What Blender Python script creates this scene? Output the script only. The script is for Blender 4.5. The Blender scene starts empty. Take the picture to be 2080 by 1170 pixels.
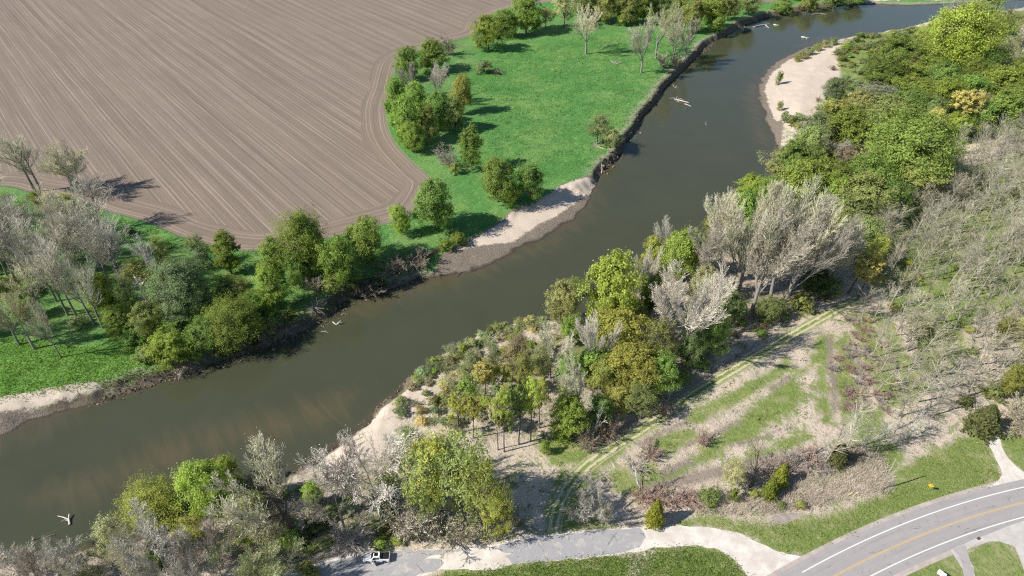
import bpy, math, random
import numpy as np

# ------------------------------------------------------------------ basics
C = bpy.context.scene.collection
rng = np.random.default_rng(11)
random.seed(11)
F = 1387.0                      # focal length in photo pixels (24 mm equivalent)
TH = math.radians(37.0)         # camera pitch below the horizon
CT, ST = math.cos(TH), math.sin(TH)
G = 3.5                         # flood-plain level above the water
CAMZ = 140.0 + G


def at(px, py, z=G):
    """photo pixel -> ground point (x, y) on the level z"""
    x = (px - 1040.0) / F
    y = (585.0 - py) / F
    s = (CAMZ - z) / (ST - y * CT)
    return x * s, (CT + y * ST) * s


def poly(pts, z=G):
    return np.array([at(a, b, z) for a, b in pts])


def depth(x, y, z=G):
    return y * CT - (z - CAMZ) * ST


def hash2(ix, iy, seed):
    h = (ix.astype(np.int64) * 374761393 + iy.astype(np.int64) * 668265263 + seed * 974711) & 0x7fffffff
    h = (h ^ (h >> 13)) * 1274126177 & 0x7fffffff
    return ((h ^ (h >> 16)) & 0xffff) / 65535.0


def vnoise(x, y, sc, seed):
    x = np.asarray(x) / sc
    y = np.asarray(y) / sc
    ix = np.floor(x)
    iy = np.floor(y)
    fx = x - ix
    fy = y - iy
    fx = fx * fx * (3 - 2 * fx)
    fy = fy * fy * (3 - 2 * fy)
    a = hash2(ix, iy, seed)
    b = hash2(ix + 1, iy, seed)
    c = hash2(ix, iy + 1, seed)
    d = hash2(ix + 1, iy + 1, seed)
    return (a + (b - a) * fx) * (1 - fy) + (c + (d - c) * fx) * fy


def fbm(x, y, sc, octv, seed):
    s = 0.0
    a = 1.0
    t = 0.0
    for k in range(octv):
        s = s + a * vnoise(x, y, sc, seed + k)
        t += a
        a *= 0.5
        sc *= 0.5
    return s / t - 0.5


def inside(pl, x, y):
    r = np.zeros(x.shape, bool)
    n = len(pl)
    for i in range(n):
        x0, y0 = pl[i]
        x1, y1 = pl[(i + 1) % n]
        if y0 == y1:
            continue
        c = (y0 > y) != (y1 > y)
        r ^= c & (x < (x1 - x0) * (y - y0) / (y1 - y0) + x0)
    return r


def seg_dist(pl, x, y, closed=True, val=None):
    """distance to a polyline; with val also the interpolated value there"""
    best = np.full(x.shape, 1e9)
    bv = np.zeros(x.shape)
    n = len(pl)
    for i in range(n if closed else n - 1):
        a = pl[i]
        b = pl[(i + 1) % n]
        ab = b - a
        q = ab @ ab + 1e-12
        t = np.clip(((x - a[0]) * ab[0] + (y - a[1]) * ab[1]) / q, 0, 1)
        d = (x - a[0] - t * ab[0]) ** 2 + (y - a[1] - t * ab[1]) ** 2
        m = d < best
        best = np.where(m, d, best)
        if val is not None:
            bv = np.where(m, val[i] + t * (val[(i + 1) % n] - val[i]), bv)
    return (np.sqrt(best), bv) if val is not None else np.sqrt(best)


def sdf_max(polys, x, y, lim=12.0):
    """signed distance, positive inside any polygon, clipped to +-lim"""
    out = np.full(x.shape, -lim)
    for pl in polys:
        m = (x > pl[:, 0].min() - lim) & (x < pl[:, 0].max() + lim) & (y > pl[:, 1].min() - lim) & (y < pl[:, 1].max() + lim)
        if not m.any():
            continue
        xs, ys = x[m], y[m]
        d = seg_dist(pl, xs, ys)
        d = np.where(inside(pl, xs, ys), d, -d)
        out[m] = np.maximum(out[m], np.clip(d, -lim, lim))
    return out


def smooth(a, b, x):
    t = np.clip((x - a) / (b - a), 0, 1)
    return t * t * (3 - 2 * t)


def catmull(p, k=6, closed=False):
    p = np.asarray(p, float)
    n = len(p)
    out = []
    for i in range(n if closed else n - 1):
        if closed:
            a, b, c, d = p[i - 1], p[i], p[(i + 1) % n], p[(i + 2) % n]
        else:
            b, c = p[i], p[i + 1]
            a = p[i - 1] if i else 2 * b - c
            d = p[i + 2] if i + 2 < n else 2 * c - b
        for j in range(k):
            t = j / k
            out.append(0.5 * (2 * b + (c - a) * t + (2 * a - 5 * b + 4 * c - d) * t * t + (3 * b - a - 3 * c + d) * t ** 3))
    if not closed:
        out.append(p[-1])
    return np.array(out)


def make_mesh(name, V, Fc, mat=None, attrs=None, smooth_shade=False):
    me = bpy.data.meshes.new(name)
    V = np.ascontiguousarray(V, np.float32)
    if isinstance(Fc, np.ndarray):
        n, k = Fc.shape
        me.vertices.add(len(V))
        me.vertices.foreach_set('co', V.ravel())
        me.loops.add(n * k)
        me.loops.foreach_set('vertex_index', np.ascontiguousarray(Fc, np.int32).ravel())
        me.polygons.add(n)
        me.polygons.foreach_set('loop_start', np.arange(0, n * k, k, dtype=np.int32))
        me.polygons.foreach_set('loop_total', np.full(n, k, np.int32))
        me.polygons.foreach_set('use_smooth', np.full(n, smooth_shade))
        me.update(calc_edges=True)
    else:
        me.from_pydata([tuple(map(float, v)) for v in V], [], Fc)
        if smooth_shade:
            for p in me.polygons:
                p.use_smooth = True
    if attrs:
        for k, a in attrs.items():
            at_ = me.attributes.new(k, 'FLOAT', 'POINT')
            at_.data.foreach_set('value', np.ascontiguousarray(a, np.float32))
    if mat:
        me.materials.append(mat)
    return me


def link(name, me, parent=None, loc=None):
    o = bpy.data.objects.new(name, me)
    C.objects.link(o)
    if parent is not None:
        o.parent = parent
    if loc is not None:
        o.location = loc
    return o


def tag(o, label=None, cat=None, group=None, kind=None):
    if label:
        o['label'] = label
    if cat:
        o['category'] = cat
    if group:
        o['group'] = group
    if kind:
        o['kind'] = kind
    return o


def thing(name, label, cat, loc=(0, 0, 0), rz=0.0, group=None):
    o = bpy.data.objects.new(name, None)
    C.objects.link(o)
    o.empty_display_size = 0.2
    o.location = loc
    o.rotation_euler = (0, 0, rz)
    return tag(o, label, cat, group)


# ------------------------------------------------------------------ materials
class NT:
    def __init__(s, name):
        s.m = bpy.data.materials.new(name)
        s.m.use_nodes = True
        s.t = s.m.node_tree
        s.n = s.t.nodes
        s.b = s.n.get('Principled BSDF')
        s.out = s.n.get('Material Output')

    def put(s, sock, v):
        if hasattr(v, 'is_output'):
            s.t.links.new(v, sock)
        elif isinstance(v, (tuple, list)) and len(v) == 3 and sock.type == 'RGBA':
            sock.default_value = (*v, 1)
        else:
            sock.default_value = v

    def node(s, t, **kw):
        n = s.n.new(t)
        for k, v in kw.items():
            setattr(n, k, v)
        return n

    def attr(s, name):
        n = s.node('ShaderNodeAttribute', attribute_name=name)
        return n.outputs['Fac']

    def pos(s):
        return s.node('ShaderNodeNewGeometry').outputs['Position']

    def objco(s):
        return s.node('ShaderNodeTexCoord').outputs['Object']

    def math(s, op, a, b=0.0, c=0.0, clamp=False):
        n = s.node('ShaderNodeMath', operation=op, use_clamp=clamp)
        s.put(n.inputs[0], a)
        s.put(n.inputs[1], b)
        s.put(n.inputs[2], c)
        return n.outputs[0]

    def noise(s, vec, scale, detail=4.0, rough=0.55, dist=0.0):
        n = s.node('ShaderNodeTexNoise')
        s.put(n.inputs['Vector'], vec)
        n.inputs['Scale'].default_value = scale
        n.inputs['Detail'].default_value = detail
        n.inputs['Roughness'].default_value = rough
        n.inputs['Distortion'].default_value = dist
        return n.outputs['Fac']

    def ss(s, x, lo, hi, a=0.0, b=1.0):
        n = s.node('ShaderNodeMapRange', interpolation_type='SMOOTHSTEP')
        s.put(n.inputs['Value'], x)
        n.inputs['From Min'].default_value = lo
        n.inputs['From Max'].default_value = hi
        n.inputs['To Min'].default_value = a
        n.inputs['To Max'].default_value = b
        return n.outputs['Result']

    def mix(s, f, a, b, mode='MIX'):
        n = s.node('ShaderNodeMix', data_type='RGBA', blend_type=mode)
        s.put(n.inputs['Factor'], f)
        s.put(n.inputs['A'], a)
        s.put(n.inputs['B'], b)
        return n.outputs['Result']

    def comb(s, x, y, z=0.0):
        n = s.node('ShaderNodeCombineXYZ')
        s.put(n.inputs[0], x)
        s.put(n.inputs[1], y)
        s.put(n.inputs[2], z)
        return n.outputs[0]

    def sep(s, v):
        n = s.node('ShaderNodeSeparateXYZ')
        s.put(n.inputs[0], v)
        return n.outputs

    def bump(s, h, strength, dist=0.1):
        n = s.node('ShaderNodeBump')
        s.put(n.inputs['Height'], h)
        n.inputs['Strength'].default_value = strength
        n.inputs['Distance'].default_value = dist
        s.t.links.new(n.outputs[0], s.b.inputs['Normal'])

    def fin(s, col, rough=0.9, spec=0.2, metal=0.0):
        s.put(s.b.inputs['Base Color'], col)
        s.put(s.b.inputs['Roughness'], rough)
        s.put(s.b.inputs['Specular IOR Level'], spec)
        s.put(s.b.inputs['Metallic'], metal)
        return s.m


def mat_plain(name, col, rough=0.6, spec=0.3, var=0.12, scale=6.0, metal=0.0):
    k = NT(name)
    n = k.noise(k.objco(), scale, 4)
    lo = tuple(c * (1 - var) for c in col)
    hi = tuple(min(1, c * (1 + var)) for c in col)
    return k.fin(k.mix(n, lo, hi), rough, spec, metal)


def mat_leaf():
    """foliage: each crown's own colour (object colour) varied leaf by leaf; some light passes through"""
    k = NT('foliage')
    oi = k.node('ShaderNodeObjectInfo')
    v = k.attr('v')
    col = k.mix(v, (0.58, 0.60, 0.60), (1.42, 1.38, 1.3))
    mul = k.mix(1.0, oi.outputs['Color'], col, 'MULTIPLY')
    d = k.node('ShaderNodeBsdfDiffuse')
    t = k.node('ShaderNodeBsdfTranslucent')
    k.put(d.inputs['Color'], mul)
    k.put(t.inputs['Color'], k.mix(1.0, mul, (1.1, 1.15, 0.55), 'MULTIPLY'))
    mx = k.node('ShaderNodeMixShader')
    mx.inputs[0].default_value = 0.45
    k.t.links.new(d.outputs[0], mx.inputs[1])
    k.t.links.new(t.outputs[0], mx.inputs[2])
    k.t.links.new(mx.outputs[0], k.out.inputs['Surface'])
    return k.m


def mat_twig():
    k = NT('twigs')
    oi = k.node('ShaderNodeObjectInfo')
    v = k.attr('v')
    mul = k.mix(1.0, oi.outputs['Color'], k.mix(v, (0.6, 0.6, 0.6), (1.35, 1.35, 1.3)), 'MULTIPLY')
    return k.fin(mul, 0.85, 0.2)


def mat_bark():
    k = NT('bark')
    oi = k.node('ShaderNodeObjectInfo')
    n = k.noise(k.objco(), 3.0, 6, 0.7)
    mul = k.mix(1.0, oi.outputs['Color'], k.mix(n, (0.5, 0.5, 0.5), (1.5, 1.5, 1.5)), 'MULTIPLY')
    k.bump(n, 0.5, 0.05)
    return k.fin(mul, 0.9, 0.15)


LEAF = mat_leaf()
TWIG = mat_twig()
BARK = mat_bark()
# ------------------------------------------------------------------ the land: water lines, covers
LEFT_LINE = [(-420, 1010, 8), (-150, 935, 9), (0, 886, 9), (60, 862, 9), (120, 843, 7), (190, 822, 6), (260, 800, 6), (330, 777, 5),
             (370, 765, 5), (440, 742, 6), (520, 715, 5), (590, 687, 5), (640, 662, 5), (672, 640, 4), (690, 625, 5),
             (720, 607, 7), (760, 600, 8), (800, 586, 7), (850, 572, 9), (890, 562, 14), (940, 556, 20), (1000, 535, 24),
             (1060, 505, 26), (1110, 478, 22), (1160, 448, 18), (1190, 418, 12), (1210, 380, 6), (1225, 350, 4),
             (1250, 330, 3), (1264, 308, 1.6), (1272, 288, 1.4), (1292, 265, 1.6), (1302, 240, 1.6), (1328, 213, 1.2),
             (1346, 182, 1.2), (1380, 150, 1.2), (1407, 124, 1.4), (1432, 95, 2.4), (1470, 75, 3), (1510, 52, 4),
             (1560, 36, 4), (1620, 23, 4), (1680, 15, 5), (1720, 11, 9), (1780, 10, 14), (1850, 12, 14), (1950, 8, 14),
             (2080, 1, 14), (2400, -22, 10), (3000, -60, 10)]
RIGHT_LINE = [(3000, -25, 6), (2400, 3, 6), (2080, 19, 6), (2000, 31, 6), (1950, 38, 6), (1880, 48, 7), (1830, 60, 8),
              (1780, 68, 9), (1720, 75, 12), (1680, 82, 16), (1640, 95, 20), (1600, 111, 24), (1570, 130, 25),
              (1545, 156, 25), (1536, 186, 24), (1546, 216, 20), (1556, 246, 16), (1568, 276, 12), (1574, 298, 9),
              (1578, 322, 6), (1566, 352, 5), (1545, 392, 5), (1500, 446, 5), (1455, 488, 4), (1385, 532, 4), (1335, 572, 4),
              (1275, 602, 4), (1212, 628, 4), (1162, 648, 4), (1120, 647, 4), (1080, 652, 4), (1020, 667, 4), (960, 687, 4),
              (900, 717, 5), (850, 752, 5), (820, 782, 6), (780, 816, 7), (740, 856, 7), (710, 886, 8), (680, 908, 9),
              (640, 932, 9), (600, 955, 7), (520, 1000, 5), (440, 1040, 5), (350, 1070, 5), (280, 1092, 5), (215, 1102, 5),
              (120, 1122, 5), (0, 1140, 5), (-200, 1180, 5), (-420, 1230, 5)]
rl = np.array([(*at(a, b, 0.0), w) for a, b, w in LEFT_LINE + RIGHT_LINE])
RIV = rl[:, :2]
RIVW = rl[:, 2]

FIELD_PX = [(-420, 420), (-150, 385), (0, 378), (60, 390), (150, 405), (215, 428), (300, 452), (360, 478), (400, 490), (450, 503),
            (520, 510), (600, 496), (680, 481), (750, 463), (800, 450), (842, 432), (868, 400), (878, 366), (855, 344), (826, 316),
            (802, 288), (788, 256), (785, 216), (795, 180), (800, 150), (812, 122), (860, 98), (920, 82), (972, 66), (985, 40),
            (1012, 22), (1060, 12), (1130, 2), (1230, -6), (1350, -12), (1480, -4), (1560, 5), (1620, -8), (1720, -22),
            (1900, -35), (2100, -50)]
FIELD = np.vstack([catmull(poly(FIELD_PX), 4), [(900, 900), (1400, 1900), (-1800, 1900), (-1800, 250)]])

SANDS = [poly(p, 1.0) for p in [
    [(1722, 77), (1690, 86), (1655, 98), (1600, 122), (1566, 148), (1552, 180), (1562, 216), (1576, 250), (1600, 243), (1630, 240),
     (1664, 217), (1700, 178), (1703, 140), (1692, 112), (1702, 92)],
    [(922, 510), (940, 497), (990, 470), (1040, 437), (1100, 412), (1150, 380), (1180, 372), (1208, 368), (1196, 392), (1160, 418),
     (1127, 440), (1076, 466), (1042, 490), (974, 498)],
    [(-100, 850), (0, 820), (80, 805), (190, 786), (215, 792), (150, 815), (60, 838), (0, 850), (-100, 880)],
    [(1720, 6), (1800, 3), (1900, 2), (2080, -6), (2300, -20), (2300, -40), (2000, -14), (1800, -4)],
    [(640, 940), (690, 905), (740, 860), (790, 825), (850, 778), (900, 745), (910, 765), (870, 815), (820, 870), (770, 925), (710, 960), (655, 972)],
]]
GRAVELS = [poly(p, 0.5) for p in [
    [(880, 562), (892, 528), (925, 500), (985, 470), (1040, 437), (1100, 415), (1150, 385), (1180, 372), (1214, 362), (1200, 425), (1160, 452),
     (1110, 480), (1060, 507), (1000, 537), (940, 558)],
    [(-100, 900), (-100, 870), (0, 848), (60, 836), (110, 834), (120, 846), (60, 864), (0, 887)],
    [(1536, 150), (1600, 105), (1720, 72), (1722, 84), (1655, 110), (1605, 135), (1575, 160), (1562, 190), (1572, 220), (1590, 250), (1586, 300), (1560, 270), (1540, 220), (1530, 190)],
    [(600, 955), (640, 925), (690, 898), (682, 915), (650, 940), (620, 956)],
]]
GRASS_R = [poly(p) for p in [
    [(1370, 1068), (1420, 1048), (1500, 1062), (1560, 1068), (1640, 1062), (1740, 1032), (1800, 1008), (1840, 975), (1820, 955), (1850, 945), (1900, 925),
     (1960, 890), (2000, 885), (2010, 925), (2035, 972), (1960, 1003), (1860, 1042), (1750, 1092), (1690, 1120), (1640, 1132), (1580, 1115), (1530, 1092), (1460, 1068)],
    [(1305, 1180), (1318, 1145), (1350, 1122), (1400, 1112), (1450, 1116), (1490, 1140), (1518, 1180)],
    [(880, 1180), (900, 1163), (1000, 1160), (1060, 1148), (1150, 1140), (1250, 1132), (1275, 1140), (1270, 1185)],
    [(1335, 972), (1400, 935), (1480, 875), (1560, 805), (1640, 745), (1678, 690), (1690, 690), (1680, 730), (1610, 765), (1628, 800), (1610, 835),
     (1560, 862), (1500, 892), (1440, 930), (1390, 962)],
    [(1660, 690), (1690, 680), (1675, 760), (1690, 860), (1670, 860), (1664, 760)],
    [(1700, 690), (1720, 680), (1730, 780), (1740, 860), (1715, 860), (1710, 760)],
    [(1130, 1075), (1115, 1040), (1130, 990), (1180, 930), (1260, 880), (1290, 880), (1220, 940), (1180, 1000), (1190, 1050), (1230, 1062), (1200, 1075)],
    [(1240, 955), (1330, 950), (1345, 985), (1300, 1010), (1250, 990)],
    [(1820, 1180), (1900, 1135), (1945, 1120), (1960, 1150), (1965, 1180)],
    [(1965, 1120), (2010, 1095), (2048, 1100), (2085, 1160), (2085, 1185), (1985, 1185)],
    [(2032, 890), (2060, 885), (2120, 880), (2120, 970), (2084, 958), (2055, 930)],
    [(1385, 770), (1405, 765), (1415, 810), (1390, 815)],
    [(1160, 700), (1200, 680), (1200, 740), (1160, 760)],
    [(1090, 900), (1170, 880), (1210, 890), (1190, 940), (1120, 940)],
    [(1760, 840), (1800, 820), (1770, 880), (1750, 940), (1720, 930)],
    [(1820, 480), (1900, 430), (1960, 440), (1880, 520), (1810, 560)],
    [(1960, 560), (2060, 540), (2080, 580), (2000, 640)],
    [(1380, 640), (1450, 600), (1500, 640), (1420, 690)],
    [(1850, 640), (1950, 640), (1950, 720), (1880, 760)],
    [(1716, 80), (1800, 66), (1900, 50), (2100, 20), (2150, 150), (2000, 260), (1860, 380), (1740, 460), (1600, 430), (1590, 300), (1680, 230), (1712, 160), (1700, 110)],
    [(1790, 470), (1900, 360), (2000, 330), (2120, 300), (2120, 620), (1990, 640), (1900, 700), (1840, 640), (1770, 580)],
    [(1730, 640), (1760, 640), (1830, 800), (1800, 830)], [(1780, 640), (1800, 640), (1880, 790), (1850, 810)],
    [(1690, 770), (1730, 760), (1800, 880), (1750, 900)],
    [(1400, 850), (1470, 810), (1560, 760), (1600, 730), (1604, 742), (1540, 790), (1460, 836), (1410, 862)],
    [(1330, 900), (1400, 870), (1420, 886), (1350, 920)], [(1460, 960), (1560, 910), (1640, 880), (1644, 888), (1560, 926), (1470, 970)],
    [(1640, 960), (1700, 940), (1720, 960), (1660, 985)], [(1760, 900), (1800, 880), (1830, 930), (1800, 960)],
    [(1210, 905), (1250, 885), (1262, 915), (1225, 945)],
    [(700, 830), (760, 815), (900, 730), (960, 700), (900, 760), (800, 850)],
]]
WOODS_R = [poly(p) for p in [
    [(1100, 660), (1300, 500), (1480, 360), (1700, 230), (1900, 80), (2100, 60), (2200, 100), (1900, 300), (1760, 470), (1740, 600), (1560, 680), (1380, 760), (1240, 850),
     (1170, 900), (1060, 880), (1000, 920), (940, 860), (960, 760)],
    [(180, 1100), (400, 1020), (600, 960), (660, 960), (850, 870), (1050, 980), (1080, 1080), (900, 1110), (700, 1120), (600, 1180), (0, 1190), (0, 1140)],
]]
WOODS_L = [poly(p) for p in [
    [(-300, 400), (0, 380), (200, 430), (420, 500), (700, 500), (840, 470), (900, 470), (860, 540), (700, 590), (560, 680), (400, 720), (230, 700), (120, 700), (0, 690), (-300, 800)],
    [(790, 120), (960, 60), (1450, 0), (1400, 50), (1000, 90), (940, 160), (980, 220), (900, 330), (840, 310), (790, 220)],
]]
GRASS_L = [poly(p) for p in [
    [(-300, 700), (0, 690), (130, 700), (300, 700), (330, 740), (250, 770), (0, 812), (-300, 880)],
    [(250, 470), (330, 480), (400, 520), (470, 560), (520, 540), (560, 600), (480, 640), (300, 560)],
]]

SOILS = [poly(p) for p in [
    [(1676, 682), (1690, 682), (1698, 740), (1706, 830), (1690, 845), (1682, 760)],
    [(1390, 900), (1440, 880), (1500, 852), (1512, 856), (1450, 886), (1400, 908)],
    [(1480, 905), (1540, 885), (1600, 868), (1622, 866), (1560, 886), (1500, 908)],
    [(1335, 955), (1400, 930), (1410, 940), (1345, 972)],
    [(1600, 1010), (1680, 1000), (1690, 1020), (1610, 1040), (1540, 1046), (1550, 1030)],
    [(1380, 812), (1420, 790), (1424, 800), (1390, 826)], [(1560, 790), (1600, 760), (1610, 766), (1566, 800)],
    [(1730, 700), (1742, 700), (1760, 780), (1780, 850), (1766, 850), (1744, 790)], [(1290, 900), (1350, 870), (1400, 850), (1404, 858), (1350, 884), (1300, 912)],
    [(1190, 905), (1300, 840), (1420, 765), (1560, 680), (1570, 684), (1430, 776), (1310, 852), (1200, 918)],
    [(1300, 985), (1480, 940), (1660, 905), (1670, 920), (1500, 960), (1310, 1010)],
]]

# roads (photo pixels, road level)
LANE_PX = [(560, 1170), (660, 1137), (760, 1120), (900, 1114), (960, 1107), (1010, 1104), (1050, 1096), (1110, 1087), (1200, 1077), (1300, 1071), (1380, 1069), (1440, 1072),
           (1490, 1081), (1530, 1096), (1570, 1114), (1610, 1128), (1650, 1134), (1690, 1122), (1720, 1112), (1700, 1150), (1660, 1230), (1560, 1230),
           (1530, 1190), (1516, 1165), (1490, 1136), (1450, 1114), (1400, 1108), (1330, 1115), (1290, 1122), (1230, 1130), (1140, 1138), (1040, 1147),
           (1000, 1157), (900, 1158), (860, 1170), (700, 1230), (540, 1230)]
ASPHALT_A = [(1016, 1106), (1050, 1098), (1110, 1089), (1200, 1079), (1300, 1073), (1312, 1090), (1300, 1112), (1240, 1127), (1140, 1136), (1040, 1145),
             (1036, 1138), (1026, 1130), (1040, 1124), (1020, 1120), (1013, 1112)]
ASPHALT_B = [(690, 1136), (760, 1122), (830, 1117), (900, 1118), (960, 1109), (930, 1120), (880, 1128), (860, 1136), (895, 1136), (903, 1143), (897, 1152), (880, 1162), (820, 1176), (720, 1215), (560, 1215), (600, 1170)]
DRIVE_PX = [(2003, 884), (2012, 874), (2024, 872), (2034, 900), (2052, 934), (2086, 962), (2120, 978), (2120, 1000), (2060, 985), (1996, 1003), (2028, 975), (2034, 958), (2020, 925), (2008, 905)]
APRON_PX = [(1930, 1117), (1996, 1089), (2060, 1064), (2110, 1050), (2160, 1040), (2160, 1240), (2095, 1210), (2080, 1160), (2062, 1110), (2030, 1100), (1994, 1100), (1968, 1112), (1962, 1122), (1975, 1150), (1982, 1180), (1985, 1215), (1968, 1215), (1958, 1160)]
SIDEWALK_PX = [(1936, 1116), (1962, 1108), (1968, 1130), (1978, 1160), (1984, 1190), (1960, 1190), (1954, 1150), (1946, 1128)]
TRACK_PX = [(1122, 1082), (1128, 1050), (1140, 1015), (1162, 978), (1200, 940), (1250, 905), (1310, 868), (1380, 822), (1450, 776), (1530, 728), (1610, 680), (1680, 640), (1745, 606)]
TRACK = catmull(poly(TRACK_PX), 6)
center_px = [(1695, 1170), (1784, 1126), (1876, 1085), (1978, 1049), (2080, 1021)]
cw = poly(center_px)
HWC = np.polyfit(cw[:, 0], cw[:, 1], 2)
hx = np.linspace(28, 230, 120)
HWAY = np.stack([hx, np.polyval(HWC, hx)], 1)
HWAY[:, 1] = np.where(hx > 130, np.polyval(HWC, 130) + np.polyval(np.polyder(HWC), 130) * (hx - 130), HWAY[:, 1])


def offset_line(line, off):
    t = np.gradient(line, axis=0)
    t /= np.linalg.norm(t, axis=1)[:, None]
    return line + np.stack([-t[:, 1], t[:, 0]], 1) * np.asarray(off)[..., None]


HW_POLY = np.vstack([offset_line(HWAY, np.full(len(HWAY), 6.6)), offset_line(HWAY, np.full(len(HWAY), -6.2))[::-1]])
LANE = catmull(poly(LANE_PX), 4, True)
DRIVE = catmull(poly(DRIVE_PX), 4, True)
APRON = poly(APRON_PX)
PUDDLE = catmull(poly([(1565, 1052), (1585, 1043), (1615, 1042), (1632, 1045), (1612, 1056), (1585, 1063)]), 4, True)
TRACK_POLY = np.vstack([offset_line(TRACK, np.full(len(TRACK), 2.7)), offset_line(TRACK, np.full(len(TRACK), -2.7))[::-1]])
FLAT = [LANE, HW_POLY, DRIVE, APRON, poly(SIDEWALK_PX), PUDDLE, TRACK_POLY]


def axis(lo, hi, step0, step1, mid, far):
    """grid lines: fine in the middle, coarser outwards"""
    out = [mid]
    while out[-1] < hi:
        out.append(out[-1] + step0 + (step1 - step0) * min(1, abs(out[-1] - mid) / max(1e-6, hi - mid)))
    s = step1
    while out[-1] < far[1]:
        s *= 1.5
        out.append(out[-1] + s)
    neg = [mid]
    while neg[-1] > lo:
        neg.append(neg[-1] - (step0 + (step1 - step0) * min(1, abs(neg[-1] - mid) / max(1e-6, mid - lo))))
    s = step1
    while neg[-1] > far[0]:
        s *= 1.5
        neg.append(neg[-1] - s)
    return np.array(neg[:0:-1] + out)


gx = axis(-470, 470, 0.8, 2.0, 20, (-4000, 4000))
gy = axis(55, 640, 0.75, 2.2, 110, (-600, 5000))
X, Y = np.meshgrid(gx, gy)
shape = X.shape
x = X.ravel()
y = Y.ravel()


def river_fields(x, y):
    d = np.full(x.shape, 60.0)
    w = np.full(x.shape, 5.0)
    m = (x > RIV[:, 0].min() - 60) & (x < RIV[:, 0].max() + 60) & (y > RIV[:, 1].min() - 60) & (y < RIV[:, 1].max() + 60)
    # the line is closed across both far ends, both outside the picture
    dd, ww = seg_dist(RIV, x[m], y[m], True, RIVW)
    ins = inside(RIV, x[m], y[m])
    d[m] = np.where(ins, -dd, dd)
    w[m] = ww
    return d, w


def height_at(x, y):
    x = np.atleast_1d(np.asarray(x, float))
    y = np.atleast_1d(np.asarray(y, float))
    d, w = river_fields(x, y)
    rag = fbm(x, y, 5.0, 3, 5) * np.clip(0.5 + w * 0.5, 1.2, 3.6) * smooth(-6, 0, d)
    de = d + rag
    flat = np.maximum(sdf_max(FLAT, x, y, 7.0) + 1.5, sdf_max([FIELD], x, y, 6.0) + 1.0)
    nat = smooth(1.0, -5.0, flat) * smooth(0.5, 4.0, d)
    t = np.clip(de / w, 0, 1)
    prof = np.where(w > 9.5, 0.45 * t ** 0.7 + 0.55 * smooth(0.75, 1.0, t), smooth(0, 1, t))
    prof = np.where((w > 9.5) & (x > 120), 0.30 * t ** 0.6 + 0.70 * t ** 1.5, prof)
    h = G * prof
    h = np.where(de < 0, np.maximum(-2.0, de * 0.35), h)
    h = h + nat * (fbm(x, y, 14, 2, 21) * 0.55 + fbm(x, y, 3.2, 3, 31) * 0.42)
    # lumps and slumped blocks on the steep banks
    bank = smooth(0, 1.0, de) * smooth(1.0, 0.7, t) * (w < 9.5)
    h = h + bank * (fbm(x, y, 2.4, 2, 41) * 1.6)
    return h, d, flat


print('terrain', shape)
h, riv, flat = height_at(x, y)
left = inside(np.vstack([[at(-420, 1010, 0)], RIV[:len(LEFT_LINE)], [(1500, 1200), (1500, 6000), (-5000, 6000), (-5000, RIV[0, 1])]]), x, y)
fieldd = sdf_max([FIELD], x, y, 40.0)
grass = sdf_max(GRASS_R, x, y, 12.0)
gl = sdf_max(GRASS_L, x, y, 12.0)
wood = np.maximum(sdf_max(WOODS_R, x, y, 12.0), sdf_max(WOODS_L, x, y, 12.0))
rough = np.where(left, -12.0, 12.0)
grass = np.where(left, 12.0, grass)
sand = sdf_max(SANDS, x, y, 6.0)
grav = sdf_max(GRAVELS, x, y, 6.0)
bankw = river_fields(x, y)[1]
soils = sdf_max(SOILS, x, y, 5.0)
ATTR = dict(soil=soils, riv=np.clip(riv, -20, 40), field=np.clip(fieldd, -12, 40), grass=grass, wood=wood, sand=sand, grav=grav,
            leftside=left.astype(float), vivid=gl)


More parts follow.
